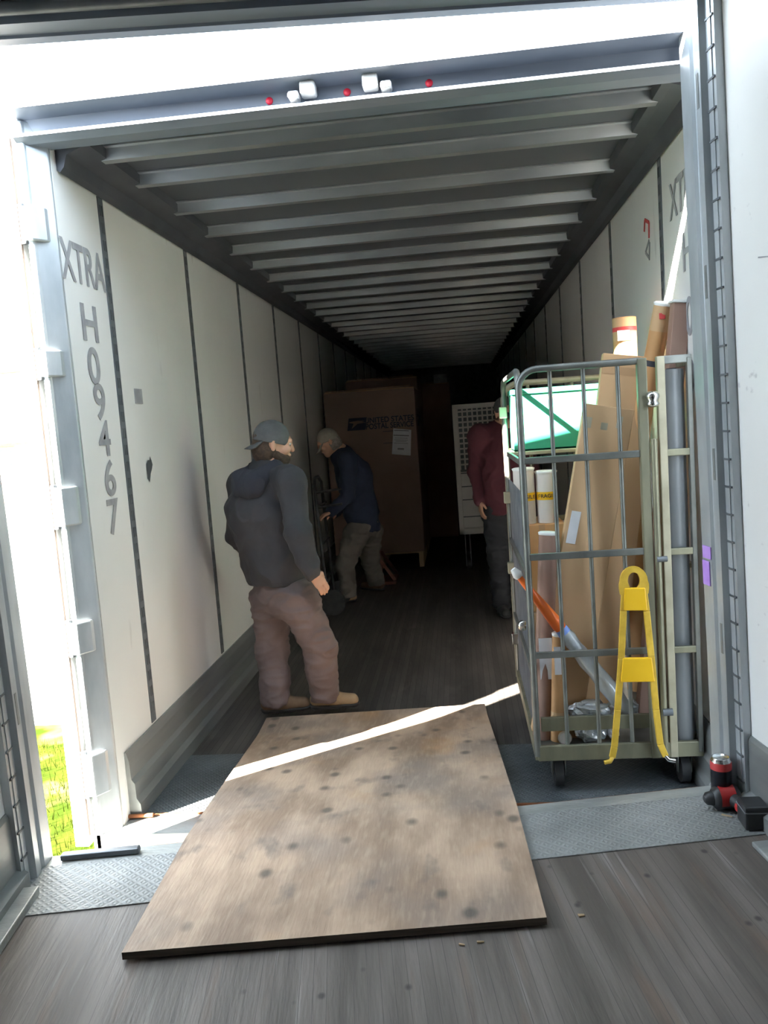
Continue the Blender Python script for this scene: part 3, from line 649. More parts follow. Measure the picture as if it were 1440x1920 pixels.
# yellow hanging frame in front of the cart
YY = CY0-.05
yf = thing('yellow_frame', 'yellow plastic ladder shaped frame hanging on the cart front', 'frame', tuple(aty(1200, 1400, YY)))
Ltop = [(1172, 1100), (1169, 1145), (1165, 1235), (1158, 1330), (1152, 1400), (1148, 1420)]
Rtop = [(1206, 1100), (1212, 1145), (1221, 1230), (1230, 1330), (1238, 1395), (1248, 1418)]
def P2(p): return aty(p[0], p[1], YY)
m = MB()
for L_ in (Ltop, Rtop):
    for a, b in zip(L_, L_[1:]): m.bar(P2(a), P2(b), .026, .014, Vector((0, 1, 0)))
for s_ in (-1, 1): pass
obj('leg_rail', m, 'yellowdull', yf, .003)
m = MB(); c = P2((1188, 1092)); R0, R1, nn = .052, .028, 20
ring = []
for k_ in range(nn+1):
    a_ = math.pi*k_/nn; ring.append((c.x+R0*math.cos(a_), c.z+.004+R0*1.1*math.sin(a_)))
inner = [(c.x+.024*math.cos(2*math.pi*k_/24), c.z+.008+.034*math.sin(2*math.pi*k_/24)) for k_ in range(24)]
# top plate with an oval hole built as a strip between the hole and the outline
outline = []
for k_ in range(24):
    a_ = 2*math.pi*k_/24; ca, sa = math.cos(a_), math.sin(a_)
    if sa >= 0: outline.append((c.x+.054*ca, c.z+.008+.058*sa))
    else:
        s_ = min(.058/max(abs(ca), 1e-3), .055/max(abs(sa), 1e-3)); outline.append((c.x+s_*ca, c.z+.008+s_*sa))
vs = []
for yy in (YY-.008, YY+.008):
    vs += [(x, yy, z) for x, z in inner] + [(x, yy, z) for x, z in outline]
fs = []
for k_ in range(24):
    k2 = (k_+1) % 24
    fs += [(k_, k2, 24+k2, 24+k_), (48+k_, 48+24+k_, 48+24+k2, 48+k2), (k_, 48+k_, 48+k2, k2), (24+k_, 24+k2, 72+k2, 72+k_)]
m.add(vs, fs); obj('hanging_eye', m, 'yellowdull', yf)
for q0, q1, q2, q3 in (((1170, 1102), (1209, 1101), (1213, 1144), (1169, 1144)), ((1167, 1233), (1221, 1232), (1227, 1277), (1163, 1278))):
    m = MB(); pp = [P2(x_) for x_ in (q0, q1, q2, q3)]
    vs = [(p_.x, YY-.012, p_.z) for p_ in pp] + [(p_.x, YY+.006, p_.z) for p_ in pp]
    m.add(vs, [(0, 1, 2, 3), (7, 6, 5, 4), (0, 4, 5, 1), (1, 5, 6, 2), (2, 6, 7, 3), (3, 7, 4, 0)]); obj('cross_plate', m, 'yellow', yf, .004)
for p0_, sgn in (((1148, 1420), -1), ((1248, 1418), 1)):
    p_ = P2(p0_); obj('hook_foot', MB().tube([p_, p_+Vector((sgn*.01, -.01, -.012)), p_+Vector((sgn*.035, -.012, -.016))], .009, 8), 'yellowdull' if sgn < 0 else 'chrome', yf)

# ================================================================== DRILL, CAN, LITTER BY THE RIGHT POST
cc = AM @ Vector((1.192, -.165, .004))
cn = thing('drink_can', 'tall black drink can with red and silver rim by right post', 'can', tuple(cc))
TC = Matrix.Translation(cc)
obj('can_body', MB().lathe([(0, 0), (.028, 0), (.036, .008), (.036, .165)], TC, 28), 'canblack', cn)
obj('colour_band', MB().lathe([(.0362, .140), (.0362, .165), (.0355, .168)], TC, 28), 'redtape', cn)
obj('can_top', MB().lathe([(.036, .166), (.030, .178), (.0305, .182), (.028, .182), (.027, .178), (0, .178)], TC, 28), 'chrome', cn)
ax0 = onA(1330, 1497, .046); ax1 = onA(1384, 1492, .046); he = onA(1408, 1524, .04); hz0 = hA(he.x, he.y)+.005
dl = thing('cordless_drill', 'red and black cordless drill lying against the right post', 'drill', (ax0.x, ax0.y, hz0))
dv = (ax1-ax0)
obj('motor_housing', MB().tube([ax0+dv*.1, ax0+dv*.22, ax0+dv*.92, ax1], [.028, .042, .042, .03], 20), 'black', dl)
obj('red_shell', MB().tube([ax0+dv*.28+Vector((0, 0, .003)), ax0+dv*.8+Vector((0, 0, .003))], .0432, 20), 'red', dl)
obj('chuck', MB().tube([ax0-dv*.18, ax0-dv*.1, ax0+dv*.12], [.012, .022, .026], 18), 'black', dl)
hp = ax0*.35+ax1*.65
obj('grip', MB().tube([hp, hp*.5+he*.5+Vector((0, 0, .006)), he], [.027, .022, .025], 16), 'black', dl)
obj('red_collar', MB().tube([hp*.45+he*.55, hp*.25+he*.75], [.0245, .027], 16), 'red', dl)
obj('battery', MB().box(he.x-.038, he.x+.042, he.y-.060, he.y+.030, hz0, hz0+.082), 'black', dl, .008)
obj('battery_seam', MB().box(he.x-.039, he.x+.043, he.y-.061, he.y+.031, hz0+.060, hz0+.064), 'greytube', dl)
# litter
def sliver(px, py, l, ang, m, lab, z=.002, w_=.006):
    p = onA(px, py, z); R = Matrix.Translation(p) @ Matrix.Rotation(ang, 4, 'Z')
    tag(obj('wood_splinter', MB().add([R @ Vector(v) for v in ((-l/2, -w_/2, 0), (l/2, -w_/4, 0), (l/2, w_/4, 0), (-l/2, w_/2, 0), (-l/2, -w_/2, .004), (l/2, -w_/4, .003), (l/2, w_/4, .003), (-l/2, w_/2, .004))], [(0, 3, 2, 1), (4, 5, 6, 7), (0, 1, 5, 4), (1, 2, 6, 5), (2, 3, 7, 6), (3, 0, 4, 7)]), m), lab, 'splinter', 'wood chips on the near floor')
sliver(1363, 1530, .035, -.5, 'wood', 'thin yellow splinter on the plate left of drill battery', .005)
sliver(1090, 1717, .018, .2, 'wood', 'pale wood chip on near floor right of the plywood corner', w_=.012)
sliver(901, 1767, .02, .1, 'wood', 'pale wood chip just in front of the plywood edge, right one')
sliver(866, 1772, .016, -.2, 'wood', 'pale wood chip just in front of the plywood edge, left one')
# bumper bar and orange stick at the left
a = AM @ Vector((-1.19, -.035, .014)); b = onA(262, 1592, .014)
bb = tag(obj('steel_bar', MB().bar(a, b, .035, .022), 'galv_dark', None, .006), 'flat dark steel bar lying on the sill at the left gap', 'bar')
a = atz(238, 1531, ZF+.015); b = atz(287, 1528, ZF+.015)
tag(obj('orange_stick', MB().tube([a, b], .009, 8), 'rust'), 'short rust orange rod on far sill beside the left wall', 'rod')

# ================================================================== BACK OF THE TRAILER: BOXES AND CONTAINER
def gaylord(x0, x1, y0, y1, z0, z1, lab, withprint=True):
    t = thing('bulk_box', lab, 'box', ((x0+x1)/2, (y0+y1)/2, z0), 'bulk boxes deep in the trailer')
    obj('carton', MB().box(x0, x1, y0, y1, z0, z1), 'cardgay', t, .006)
    obj('top_flap', MB().box(x0+.01, x1-.01, y0+.01, y1-.01, z1, z1+.012).bar((x0+.02, y0+.03, z1+.02), (x1-.05, y0+.05, z1+.03), .05, .006), 'card', t)
    if withprint:
        sx = (x1-x0)/1.12
        def logo(fr_):
            def q(u, v, w): return fr_ @ Vector((u, v, w))
            lg = MB().prism([(0, 0), (.20, 0), (.225, .135), (.025, .135)], 0, .002, q); lo = obj('eagle_emblem', lg, 'blueprint', t)
            sw = MB()
            sw.prism([(.03, .095), (.12, .105), (.20, .098), (.16, .088), (.215, .080), (.12, .070), (.05, .02), (.075, .075), (.03, .085)], .002, .003, q)
            obj('eagle_shape', sw, 'cardgay', lo)
        f1 = frame((x0+.265*sx, y0-.003, z1-.42), (1, 0, 0), (0, 0, 1)); logo(f1)
        text('lettering', 'UNITED STATES', 'blueprint', t, frame((x0+.79*sx, y0-.003, z1-.325), (1, 0, 0), (0, 0, 1)), .083, .02, .0006, sx=.92)
        text('lettering', 'POSTAL SERVICE', 'blueprint', t, frame((x0+.79*sx, y0-.003, z1-.392), (1, 0, 0), (0, 0, 1)), .083, .02, .0006, sx=.86)
        for z_ in (z1-.456, z1-.585): obj('print_line', MB().box(x0+.70*sx, x0+.95*sx, y0-.003, y0-.001, z_, z_+.006), 'blueprint', t)
        logo(frame((x1+.002, y0+.25, z1-.42), (0, 1, 0), (0, 0, 1)))
        text('lettering', 'UNITED STATES', 'blueprint', t, frame((x1+.003, y0+.75, z1-.325), (0, 1, 0), (0, 0, 1)), .08, .02, .0006, sx=.7)
    return t
G0 = aty(597, 740, 9.0); G0.x = max(G0.x, XL+.06); G1 = aty(777, 740, 9.0); GB = aty(700, 1039, 9.0)
g1 = gaylord(G0.x, G1.x, 9.0, 10.05, GB.z, G0.z, 'tall brown bulk box printed UNITED STATES POSTAL SERVICE behind stooping person')
p = aty(752, 828, 8.99)
ppr = obj('placard', MB().add([(p.x-.11, 8.990, p.z-.13), (p.x+.095, 8.990, p.z-.16), (p.x+.12, 8.990, p.z+.12), (p.x-.075, 8.990, p.z+.15), (p.x-.11, 8.994, p.z-.13), (p.x+.095, 8.994, p.z-.16), (p.x+.12, 8.994, p.z+.12), (p.x-.075, 8.994, p.z+.15)], [(0, 1, 2, 3), (7, 6, 5, 4), (0, 4, 5, 1), (1, 5, 6, 2), (2, 6, 7, 3), (3, 7, 4, 0)]), 'paper', g1)
frp = frame((p.x, 8.988, p.z), (1, 0, -.1), (.1, 0, 1)); m = MB()
for v, wd, h in ((.115, .16, .012), (.06, .17, .014), (.035, .14, .006), (.015, .15, .006), (-.0, .12, .006), (-.02, .15, .006), (-.09, .07, .02)):
    m.prism([(-wd/2, v), (wd/2, v), (wd/2, v+h), (-wd/2, v+h)], 0, .001, lambda u, v_, w_: frp @ Vector((u, v_, w_)))
obj('placard_print', m, 'inkgrey', ppr)
def pallet(x0, x1, y0, y1, z1, lab, m='wood'):
    t = thing('pallet', lab, 'pallet', ((x0+x1)/2, (y0+y1)/2, ZF)); H = z1-ZF
    for i in range(5):
        y = y0+(y1-y0-.09)*i/4; obj('deck_board', MB().box(x0, x1, y, y+.09, z1-.02, z1-.001), m, t)
    for i in range(3):
        x = x0+(x1-x0-.05)*i/2; obj('stringer', MB().box(x, x+.05, y0, y1, ZF+.001, z1-.021), m, t)
pallet(G0.x+.02, G1.x-.02, 9.03, 10.0, GB.z, 'wooden pallet under the printed bulk box')
U0 = aty(652, 716, 10.4); U1 = aty(784, 716, 10.4)
g2_ = gaylord(U0.x, U1.x, 10.15, 11.2, ZF+.001, U0.z-.02, 'second brown bulk box standing right behind the printed one', False)
p = aty(826, 708, 11.6)
g3 = gaylord(p.x-.45, p.x+.12, 11.3, 12.1, ZF+.001, p.z-.10, 'dark far bulk box with papers on top near the end wall', False)
tag(obj('paper_sheet', MB().box(p.x-.09, p.x+.09, 11.3, 11.305, p.z-.086, p.z+.03).box(p.x-.09, p.x+.09, 11.3, 11.6, p.z-.087, p.z-.082), 'inkgrey'), 'grey paper sheet on top of the far bulk box', 'paper')
# postal wire container
C0 = aty(838, 760, 8.6); C1 = aty(928, 757, 8.6); CB = aty(858, 1003, 8.6)
wc = thing('wire_container', 'grey white slatted container on wheels behind maroon shirted person', 'container', ((C0.x+C1.x)/2, 9.0, ZF))
x0, x1, y0, y1, z0, z1 = C0.x+.05, C1.x+.12, 8.6, 9.6, CB.z, C0.z
obj('rear_frame', MB().box(x0, x0+.05, y1-.04, y1, z0, z1).box(x1-.05, x1, y1-.04, y1, z0, z1).box(x0, x1, y1-.04, y1, z1-.05, z1), 'bucket', wc)
m = MB().box(x0, x0+.05, y0, y0+.04, z0, z1).box(x1-.05, x1, y0, y0+.04, z0, z1)
m.box(x0, x1, y0, y0+.04, z1-.05, z1).box(x0, x1, y0, y0+.04, z0, z0+.06); fr_c = obj('frame', m, 'bucket', wc, .004)
m = MB(); nx = 9
for r_ in range(11):
    z = z1-.085-r_*.055; m.box(x0+.05, x1-.05, y0+.012, y0+.022, z, z+.018)
for c_ in range(nx+1):
    x = x0+.05+(x1-x0-.1)*c_/nx; m.box(x-.008, x+.008, y0+.012, y0+.022, z1-.68, z1-.05)
obj('grille', m, 'bucket', wc)
m = MB(); zs = [z1-.72, z1-.86, z1-1.0, z1-1.18, z1-1.3]
for a_, b_ in zip([z1-.70]+zs[0:], zs+[z0+.06]): m.box(x0+.05, x1-.05, y0+.010, y0+.024, b_+.008, a_-.004)
obj('slat_panel', m, 'bucket', wc)
obj('liner', MB().box(x0+.03, x1-.03, y0+.05, y1-.05, z0+.02, z1-.04), 'galv_dark', wc)
for x in (x0+.08, x1-.08):
    for y in (y0+.1, y1-.1):
        cs = obj('caster', MB().tube([(x-.018, y, ZF+.055), (x+.018, y, ZF+.055)], .055, 16), 'rubber', wc); obj('caster_fork', MB().box(x-.03, x-.022, y-.02, y+.02, ZF+.04, z0).box(x+.022, x+.03, y-.02, y+.02, ZF+.04, z0), 'galv_dark', cs)
# hand truck in front of the stooping person
HX, HY = aty(606, 930, 7.1).x, 7.1
ht = thing('hand_truck', 'black hand truck held by the stooping person in navy', 'hand truck', (HX, HY, ZF))
zt_ = aty(606, 905, 7.1).z
obj('rail_frame', MB().tube([(HX, HY-.18, ZF+.06), (HX-.04, HY-.18, zt_), (HX-.05, HY-.1, zt_+.05), (HX-.05, HY+.1, zt_+.05), (HX-.04, HY+.18, zt_), (HX, HY+.18, ZF+.06)], .014, 10), 'black', ht)
for z_ in (.30, .62, .95): obj('crossbar', MB().tube([(HX-.01, HY-.18, ZF+z_), (HX-.01, HY+.18, ZF+z_)], .010, 8), 'black', ht)
for z_ in (920, 948):
    zz = aty(606, z_, 7.1).z; obj('handle_bar', MB().tube([(HX-.06, HY-.05, zz-.01), (HX+.17, HY-.05, zz+.01)], .010, 8), 'black', ht)
obj('toe_plate', MB().box(HX-.25, HX, HY-.2, HY+.2, ZF+.005, ZF+.013), 'galv_dark', ht)
for y in (HY-.22, HY+.22): obj('wheel', MB().tube([(HX+.05, y-.02, ZF+.11), (HX+.05, y+.02, ZF+.11)], .11, 22), 'rubber', ht)
# low wooden wedge by the feet
a, b, c_ = atz(716, 1075, ZF), atz(743, 1072, ZF), atz(722, 1042, ZF)
A3 = Vector((a.x, 8.25, ZF)); 
wd = thing('wooden_cradle', 'low red brown triangular wooden cradle beside the stooping person', 'cradle', tuple(A3))
x0, x1 = aty(712, 1070, 8.3).x, aty(744, 1070, 8.3).x; zt2 = aty(716, 1038, 8.3).z
obj('base_board', MB().box(x0, x1, 8.1, 8.5, ZF+.001, ZF+.03), 'woodred', wd)
for y_ in (8.12, 8.46): obj('slanted_board', MB().bar((x0+.01, y_, zt2), (x1-.01, y_, ZF+.045), .03, .03, Vector((0, 1, 0))), 'woodred', wd)
obj('upright_board', MB().box(x0-.01, x0+.01, 8.1, 8.5, ZF+.03, zt2), 'woodred', wd)

# ================================================================== PEOPLE (implicit surfaces meshed with surface nets)
class Field:
    def __init__(s, lo, hi, h):
        s.lo = np.array(lo, float); s.h = h; s.n = (np.ceil((np.array(hi)-s.lo)/h)+1).astype(int)
        s.F = np.full(s.n, .5, np.float32)
    def slab(s, mn, mx):
        i0 = np.maximum(((mn-s.lo)/s.h).astype(int)-1, 0); i1 = np.minimum(((mx-s.lo)/s.h).astype(int)+2, s.n)
        if (i1 <= i0).any(): return None
        g = [s.lo[k]+s.h*np.arange(i0[k], i1[k]) for k in range(3)]
        return i0, i1, np.meshgrid(*g, indexing='ij', sparse=True)
    def cap(s, a, b, ra, rb=None, k=.02, flat=None, fs=1.0, sub=False):
        a = np.array(a, float); b = np.array(b, float); rb = ra if rb is None else rb
        R = max(ra, rb)*1.02+k+.03; S = s.slab(np.minimum(a, b)-R, np.maximum(a, b)+R)
        if S is None: return s
        i0, i1, (X, Y, Z) = S; c = a
        px, py, pz = X-c[0], Y-c[1], Z-c[2]; d = b-a
        if flat is not None:
            f = np.array(flat, float); f /= np.linalg.norm(f); t = (px*f[0]+py*f[1]+pz*f[2])*(fs-1)
            px, py, pz = px+t*f[0], py+t*f[1], pz+t*f[2]; d = d+(d@f)*(fs-1)*f
        dd = max(d@d, 1e-9); t = np.clip((px*d[0]+py*d[1]+pz*d[2])/dd, 0, 1)
        D = np.sqrt((px-t*d[0])**2+(py-t*d[1])**2+(pz-t*d[2])**2)-(ra+(rb-ra)*t)
        sl_ = tuple(slice(p, q) for p, q in zip(i0, i1)); A = s.F[sl_]
        if sub:
            D = -D; hh = np.clip(.5-.5*(A-D)/k, 0, 1); s.F[sl_] = A*(1-hh)+D*hh+k*hh*(1-hh)
        else:
            hh = np.clip(.5+.5*(A-D)/k, 0, 1); s.F[sl_] = A*(1-hh)+D*hh-k*hh*(1-hh)
        return s
    def plane(s, p, n):     # keep the side the normal points away from
        g = [s.lo[k]+s.h*np.arange(s.n[k]) for k in range(3)]; X, Y, Z = np.meshgrid(*g, indexing='ij', sparse=True)
        n = np.array(n, float); n /= np.linalg.norm(n)
        s.F = np.maximum(s.F, (X-p[0])*n[0]+(Y-p[1])*n[1]+(Z-p[2])*n[2]).astype(np.float32); return s
    def mesh(s):
        F = s.F; ins = F < 0; n = F.shape
        c = [(i, j, k) for i in (0, 1) for j in (0, 1) for k in (0, 1)]
        cnt = sum(ins[i:n[0]-1+i, j:n[1]-1+j, k:n[2]-1+k].astype(np.int8) for i, j, k in c)
        act = (cnt > 0) & (cnt < 8); idx = np.argwhere(act); vid = -np.ones(act.shape, int); vid[act] = np.arange(len(idx))
        vals = np.array([F[idx[:, 0]+i, idx[:, 1]+j, idx[:, 2]+k] for i, j, k in c]).T
        acc = np.zeros((len(idx), 3)); num = np.zeros(len(idx))
        for e0 in range(8):
            for e1 in range(e0+1, 8):
                p, q = np.array(c[e0]), np.array(c[e1])
                if np.abs(p-q).sum() != 1: continue
                v0, v1 = vals[:, e0], vals[:, e1]; mk = (v0 < 0) != (v1 < 0); t = np.where(mk, v0/np.where(mk, v0-v1, 1), 0)
                acc += mk[:, None]*(p+(q-p)*t[:, None]); num += mk
        V = s.lo+s.h*(idx+acc/num[:, None]); Q = []
        for ax in range(3):
            o1, o2 = [(1, 2), (2, 0), (0, 1)][ax]
            sl0 = [slice(1, n[k]-1) for k in range(3)]; sl1 = list(sl0); sl0[ax] = slice(0, n[ax]-1); sl1[ax] = slice(1, n[ax])
            a, b = ins[tuple(sl0)], ins[tuple(sl1)]; e = np.argwhere(a != b)
            if not len(e): continue
            off = np.ones(3, int); off[ax] = 0; e = e+off
            flip = ins[e[:, 0], e[:, 1], e[:, 2]]
            def cell(d1, d2):
                f = e.copy(); f[:, o1] -= d1; f[:, o2] -= d2; return vid[f[:, 0], f[:, 1], f[:, 2]]
            q = np.stack([cell(1, 1), cell(0, 1), cell(0, 0), cell(1, 0)], 1); q[~flip] = q[~flip][:, ::-1]; Q.append(q)
        Q = np.concatenate(Q); Q = Q[(Q >= 0).all(1)]
        return V, Q
    def object(s, name, m, parent, folds=None):
        V, Q = s.mesh(); me = bpy.data.meshes.new(name); me.from_pydata(V.tolist(), [], Q.tolist()); me.update()
        if folds:
            amp, sc_ = folds; nr = [v.normal.copy() for v in me.vertices]
            for v, nn_ in zip(me.vertices, nr):
                p_ = v.co; q_ = Vector((p_.x*sc_[0], p_.y*sc_[1], p_.z*sc_[2]))
                f = noise.noise(q_)*1.0 + .5*noise.noise(q_*2.1+Vector((5, 3, 1)))
                r_ = 1-abs(noise.noise(q_*1.3+Vector((9, 1, 4))))*3
                v.co = p_ + nn_*amp*(f + max(0, r_)*.7)
        me.polygons.foreach_set('use_smooth', [True]*len(me.polygons)); me.materials.append(M[m])
        o = bpy.data.objects.new(name, me); COL.objects.link(o); o.parent = parent; o.matrix_parent_inverse = world_of(parent).inverted(); return o
def V3(v): return np.array((v[0], v[1], v[2]), float)
def unit(v): v = np.array(v, float); return v/np.linalg.norm(v)
def hand(F, wr, dr, palm_n, side, curl=.5):
    """wrist point, direction along the hand, palm normal, side: +1 the thumb lies on dr x palm_n"""
    dr, pn = unit(dr), unit(palm_n); pn = unit(pn-dr*(pn@dr)); th = np.cross(dr, pn)*side
    F.cap(wr, wr+dr*.03, .024, .026, .015)
    for q in (-.026, -.009, .009, .026): F.cap(wr+dr*.02+th*q*.6, wr+dr*.082+th*q, .017, .013, .012, pn, 1.2)
    for q, L in ((.027, .070), (.0095, .078), (-.0095, .073), (-.027, .058)):
        p = wr+dr*.084+th*q; d = unit(dr+pn*curl*.3)
        for sgm, f in ((.42, .5), (.32, 1.0), (.26, 1.5)):
            q2 = p+d*L*sgm; F.cap(p, q2, .0088, .0080, .003); p = q2; d = unit(dr*max(.1, math.cos(f*curl*1.1))+pn*math.sin(f*curl*1.1))
    p = wr+dr*.025+th*.022; d = unit(dr*.7+th*.65+pn*.35)
    F.cap(p, p+d*.045, .014, .011, .010); F.cap(p+d*.045, p+d*.045+unit(dr+pn*.5)*.030, .0105, .009, .006)
def person(lab, J, mats, facing, hface, hup, h=.0055, shoes=True, sleeve=.062, cap_back=True, hood=False, leg=.082, hair='hair', seam=None, beard=True):
    J = {k_: V3(v) for k_, v in J.items()}; f = unit(facing); hf, hu = unit(hface), unit(hup); hf = unit(hf-hu*(hf@hu)); hs_ = np.cross(hf, hu)
    foot = (J['anL']+J['anR'])/2
    root = thing('person', lab, 'person', (foot[0], foot[1], min(J['anL'][2], J['anR'][2])-.085))
    P = np.array(list(J.values())); lo, hi = P.min(0)-.30, P.max(0)+.30
    rt = np.cross(f, (0, 0, 1)); rt = unit(rt); hc = J['head']
    B = Field(lo, hi, h)
    # head
    B.cap(hc+hu*.035-hf*.012, hc-hu*.01-hf*.012, .088, .080, .02, hs_, 1.18)
    B.cap(hc+hu*.02+hf*.035, hc-hu*.04+hf*.04, .062, .052, .03, hs_, 1.08)
    B.cap(hc-hu*.06+hf*.045, hc-hu*.088+hf*.062, .042, .030, .025)
    B.cap(hc+hf*.095+hu*.018, hc+hf*.108-hu*.018, .009, .0135, .008)
    B.cap(hc+hf*.088+hu*.03-hs_*.032, hc+hf*.088+hu*.03+hs_*.032, .012, .012, .012)
    B.cap(hc+hf*.092-hu*.048-hs_*.02, hc+hf*.092-hu*.048+hs_*.02, .009, .009, .006)
    for s_ in (-1, 1):
        B.cap(hc+hs_*s_*.048+hf*.075-hu*.015, hc+hs_*s_*.05+hf*.06-hu*.03, .018, .018, .015)
        B.cap(hc+hs_*s_*.077-hf*.012+hu*.018, hc+hs_*s_*.075-hf*.008-hu*.022, .019, .013, .006, hs_, 1.9)
    B.cap(J['neck'], hc-hu*.05-hf*.02, .056, .052, .025)
    B.cap(J['neck'], J['chest'], .09, .125, .05, f, 1.25); B.cap(J['chest'], J['pelvis'], .125, .125, .05, f, 1.2)
    for s_ in 'LR':
        B.cap(J['neck'], J['sh'+s_], .05, .052, .04); B.cap(J['sh'+s_], J['el'+s_], .052, .040, .02); B.cap(J['el'+s_], J['wr'+s_], .040, .026, .015)
        B.cap(J['pelvis'], J['hip'+s_], .105, .092, .04); B.cap(J['hip'+s_], J['kn'+s_], .082, .055, .03); B.cap(J['kn'+s_], J['an'+s_], .054, .036, .02)
        B.cap(J['an'+s_], J['an'+s_]+unit(J['toe'+s_]-J['an'+s_])*.13-np.array((0, 0, .052)), .028, .018, .02)
        d = J['ha'+s_]-J['wr'+s_]; hand(B, J['wr'+s_], d, J.get('pn'+s_, np.array((0, 0, -1.)) if abs(unit(d)[2]) < .8 else -rt*(1 if s_ == 'R' else -1)), 1 if s_ == 'R' else -1, .7)
    b = B.object('body', 'skin', root)
    for s_ in (-1, 1):
        e = hc+hs_*s_*.030+hf*.083+hu*.012; mm_ = MB().lathe([(0, -.011)]+[(.011*math.cos(t), .011*math.sin(t)) for t in np.linspace(-1.4, 1.4, 8)]+[(0, .011)], Matrix.Translation(Vector(e)), 12); obj('eye', mm_, 'eye', root)
    # hair
    H = Field(hc-.2, hc+.2, .005)
    H.cap(hc+hu*.03-hf*.02, hc-hu*.015-hf*.026, .093, .087, .02, hs_, 1.17); H.cap(hc-hu*.04-hf*.045, hc-hu*.06-hf*.045, .06, .055, .03)
    H.plane(hc+hf*.01, hf)
    for s_ in (-1, 1): H.cap(hc+hs_*s_*.08-hf*.01, hc+hs_*s_*.085-hf*.008, .026, .026, .004, sub=True)
    hr = H.object('hair', hair, root, (.002, (60, 60, 60)))
    if beard:
        H = Field(hc-.2, hc+.2, .005); H.cap(hc-hu*.075+hf*.055-hs_*.02, hc-hu*.075+hf*.055+hs_*.02, .040, .040, .02); H.cap(hc-hu*.05+hf*.01-hs_*.05, hc-hu*.07+hf*.04-hs_*.035, .024, .03, .02); H.cap(hc-hu*.05+hf*.01+hs_*.05, hc-hu*.07+hf*.04+hs_*.035, .024, .03, .02)
        H.plane(hc-hu*.03, hu); H.object('beard', hair, root, (.002, (60, 60, 60)))
    # cap
    C_ = Field(hc-.24, hc+.24, .005); C_.cap(hc+hu*.035-hf*.012, hc+hu*.02-hf*.015, .100, .098, .02, hs_, 1.14)
    cpn = unit(hu*1.0+hf*(.10 if cap_back else -.1)); C_.plane(hc+hu*.008, -cpn)
    cp_ = C_.object('cap', mats['cap'], root, (.0015, (20, 20, 20)))
    bd = -hf if cap_back else hf
    K = Field(hc-.28, hc+.28, .004)
    for q in (-.045, -.015, .015, .045): K.cap(hc+bd*.07+hu*.012+hs_*q, hc+bd*(.138-abs(q)*.5)-hu*.028+hs_*q, .026, .024, .01, unit(hu+bd*.35), 4.5)
    K.object('brim', mats['cap'], cp_)
    # top garment
    t = Field(lo, hi, h+.0015); ch, pe = J['chest'], J['pelvis']; bel = ch*.35+pe*.65
    t.cap(J['neck']-f*.015-np.array((0, 0, .035)), ch, .115, .175, .06, f, 1.12); t.cap(ch, bel, .178, .178, .06, f, 1.15)
    t.cap(bel, pe-np.array((0, 0, .03)), .176, .162, .05, f, 1.12)
    if seam is not None: t.cap(seam[0], seam[1], seam[2], seam[2], .08)
    for s_ in 'LR':
        t.cap(J['neck']-np.array((0, 0, .04)), J['sh'+s_], .075, .078, .05); t.cap(J['sh'+s_], J['el'+s_], .078, sleeve, .035); t.cap(J['el'+s_], J['wr'+s_]*1.0+J['el'+s_]*0, sleeve, sleeve*.74, .03)
    t.plane(pe+np.array((0, 0, -.055)), (0, 0, -1)) if not hood else t.plane(J['hem'], (0, 0, -1))
    tg = t.object(mats['topname'], mats['top'], root, (.011, (8, 8, 7)))
    if hood:
        k_ = Field(J['neck']-.4, J['neck']+.4, .006); nk = J['neck']
        k_.cap(nk-rt*.085-f*.01+np.array((0, 0, .015)), nk-rt*.05-f*.13-np.array((0, 0, .05)), .040, .055, .04); k_.cap(nk+rt*.085-f*.01+np.array((0, 0, .015)), nk+rt*.05-f*.13-np.array((0, 0, .05)), .040, .055, .04)
        k_.cap(nk-rt*.06-f*.14-np.array((0, 0, .055)), nk+rt*.06-f*.14-np.array((0, 0, .055)), .058, .058, .04, f, 1.1)
        k_.cap(nk-rt*.04-f*.155-np.array((0, 0, .10)), nk+rt*.04-f*.155-np.array((0, 0, .10)), .045, .045, .05)
        k_.cap(nk-f*.07+np.array((0, 0, .035)), nk-f*.08+np.array((0, 0, .06)), .045, .04, .02, sub=True)
        k_.object('hood', mats['hood'], tg, (.006, (14, 14, 10)))
        hm = Field(lo, hi, h+.0015); hm.cap(pe+np.array((0, 0, .02)), pe-np.array((0, 0, .02)), .168, .160, .05, f, 1.12)
    # trousers
    q = Field(lo, hi, h+.0015); q.cap(pe+np.array((0, 0, .05)), pe, .145, .15, .04, f, 1.12)
    for s_ in 'LR':
        q.cap(pe, J['hip'+s_], .12, .118, .05, f, 1.05); q.cap(J['hip'+s_], J['kn'+s_], .112, leg, .035); q.cap(J['kn'+s_], J['an'+s_]-np.array((0, 0, .015)), leg, leg*.93, .03)
    q.plane(pe+np.array((0, 0, .07)), (0, 0, 1)); q.plane(np.array((0, 0, min(J['anL'][2], J['anR'][2])-.035)), (0, 0, -1))
    q.object('trousers', mats['trousers'], root, (.011, (7, 7, 14)))
    # shoes
    for s_ in 'LR':
        an = J['an'+s_]; d = J['toe'+s_]-an; d[2] = 0; d = unit(d); side = np.cross(d, (0, 0, 1)); g0 = an[2]-.085; base = np.array((an[0], an[1], g0))
        S = Field(base-.3, base+.32, .0045)
        S.cap(base-d*.045+np.array((0, 0, .048)), base+d*.05+np.array((0, 0, .05)), .040, .040, .02); S.cap(base+d*.05+np.array((0, 0, .045)), base+d*.155+np.array((0, 0, .036)), .042, .037, .03); S.cap(base+np.array((0, 0, .06)), an+np.array((0, 0, .0)), .042, .042, .02)
        S.plane(base+np.array((0, 0, .022)), (0, 0, -1)); so_ = S.object('shoe', mats['shoe'+s_], root)
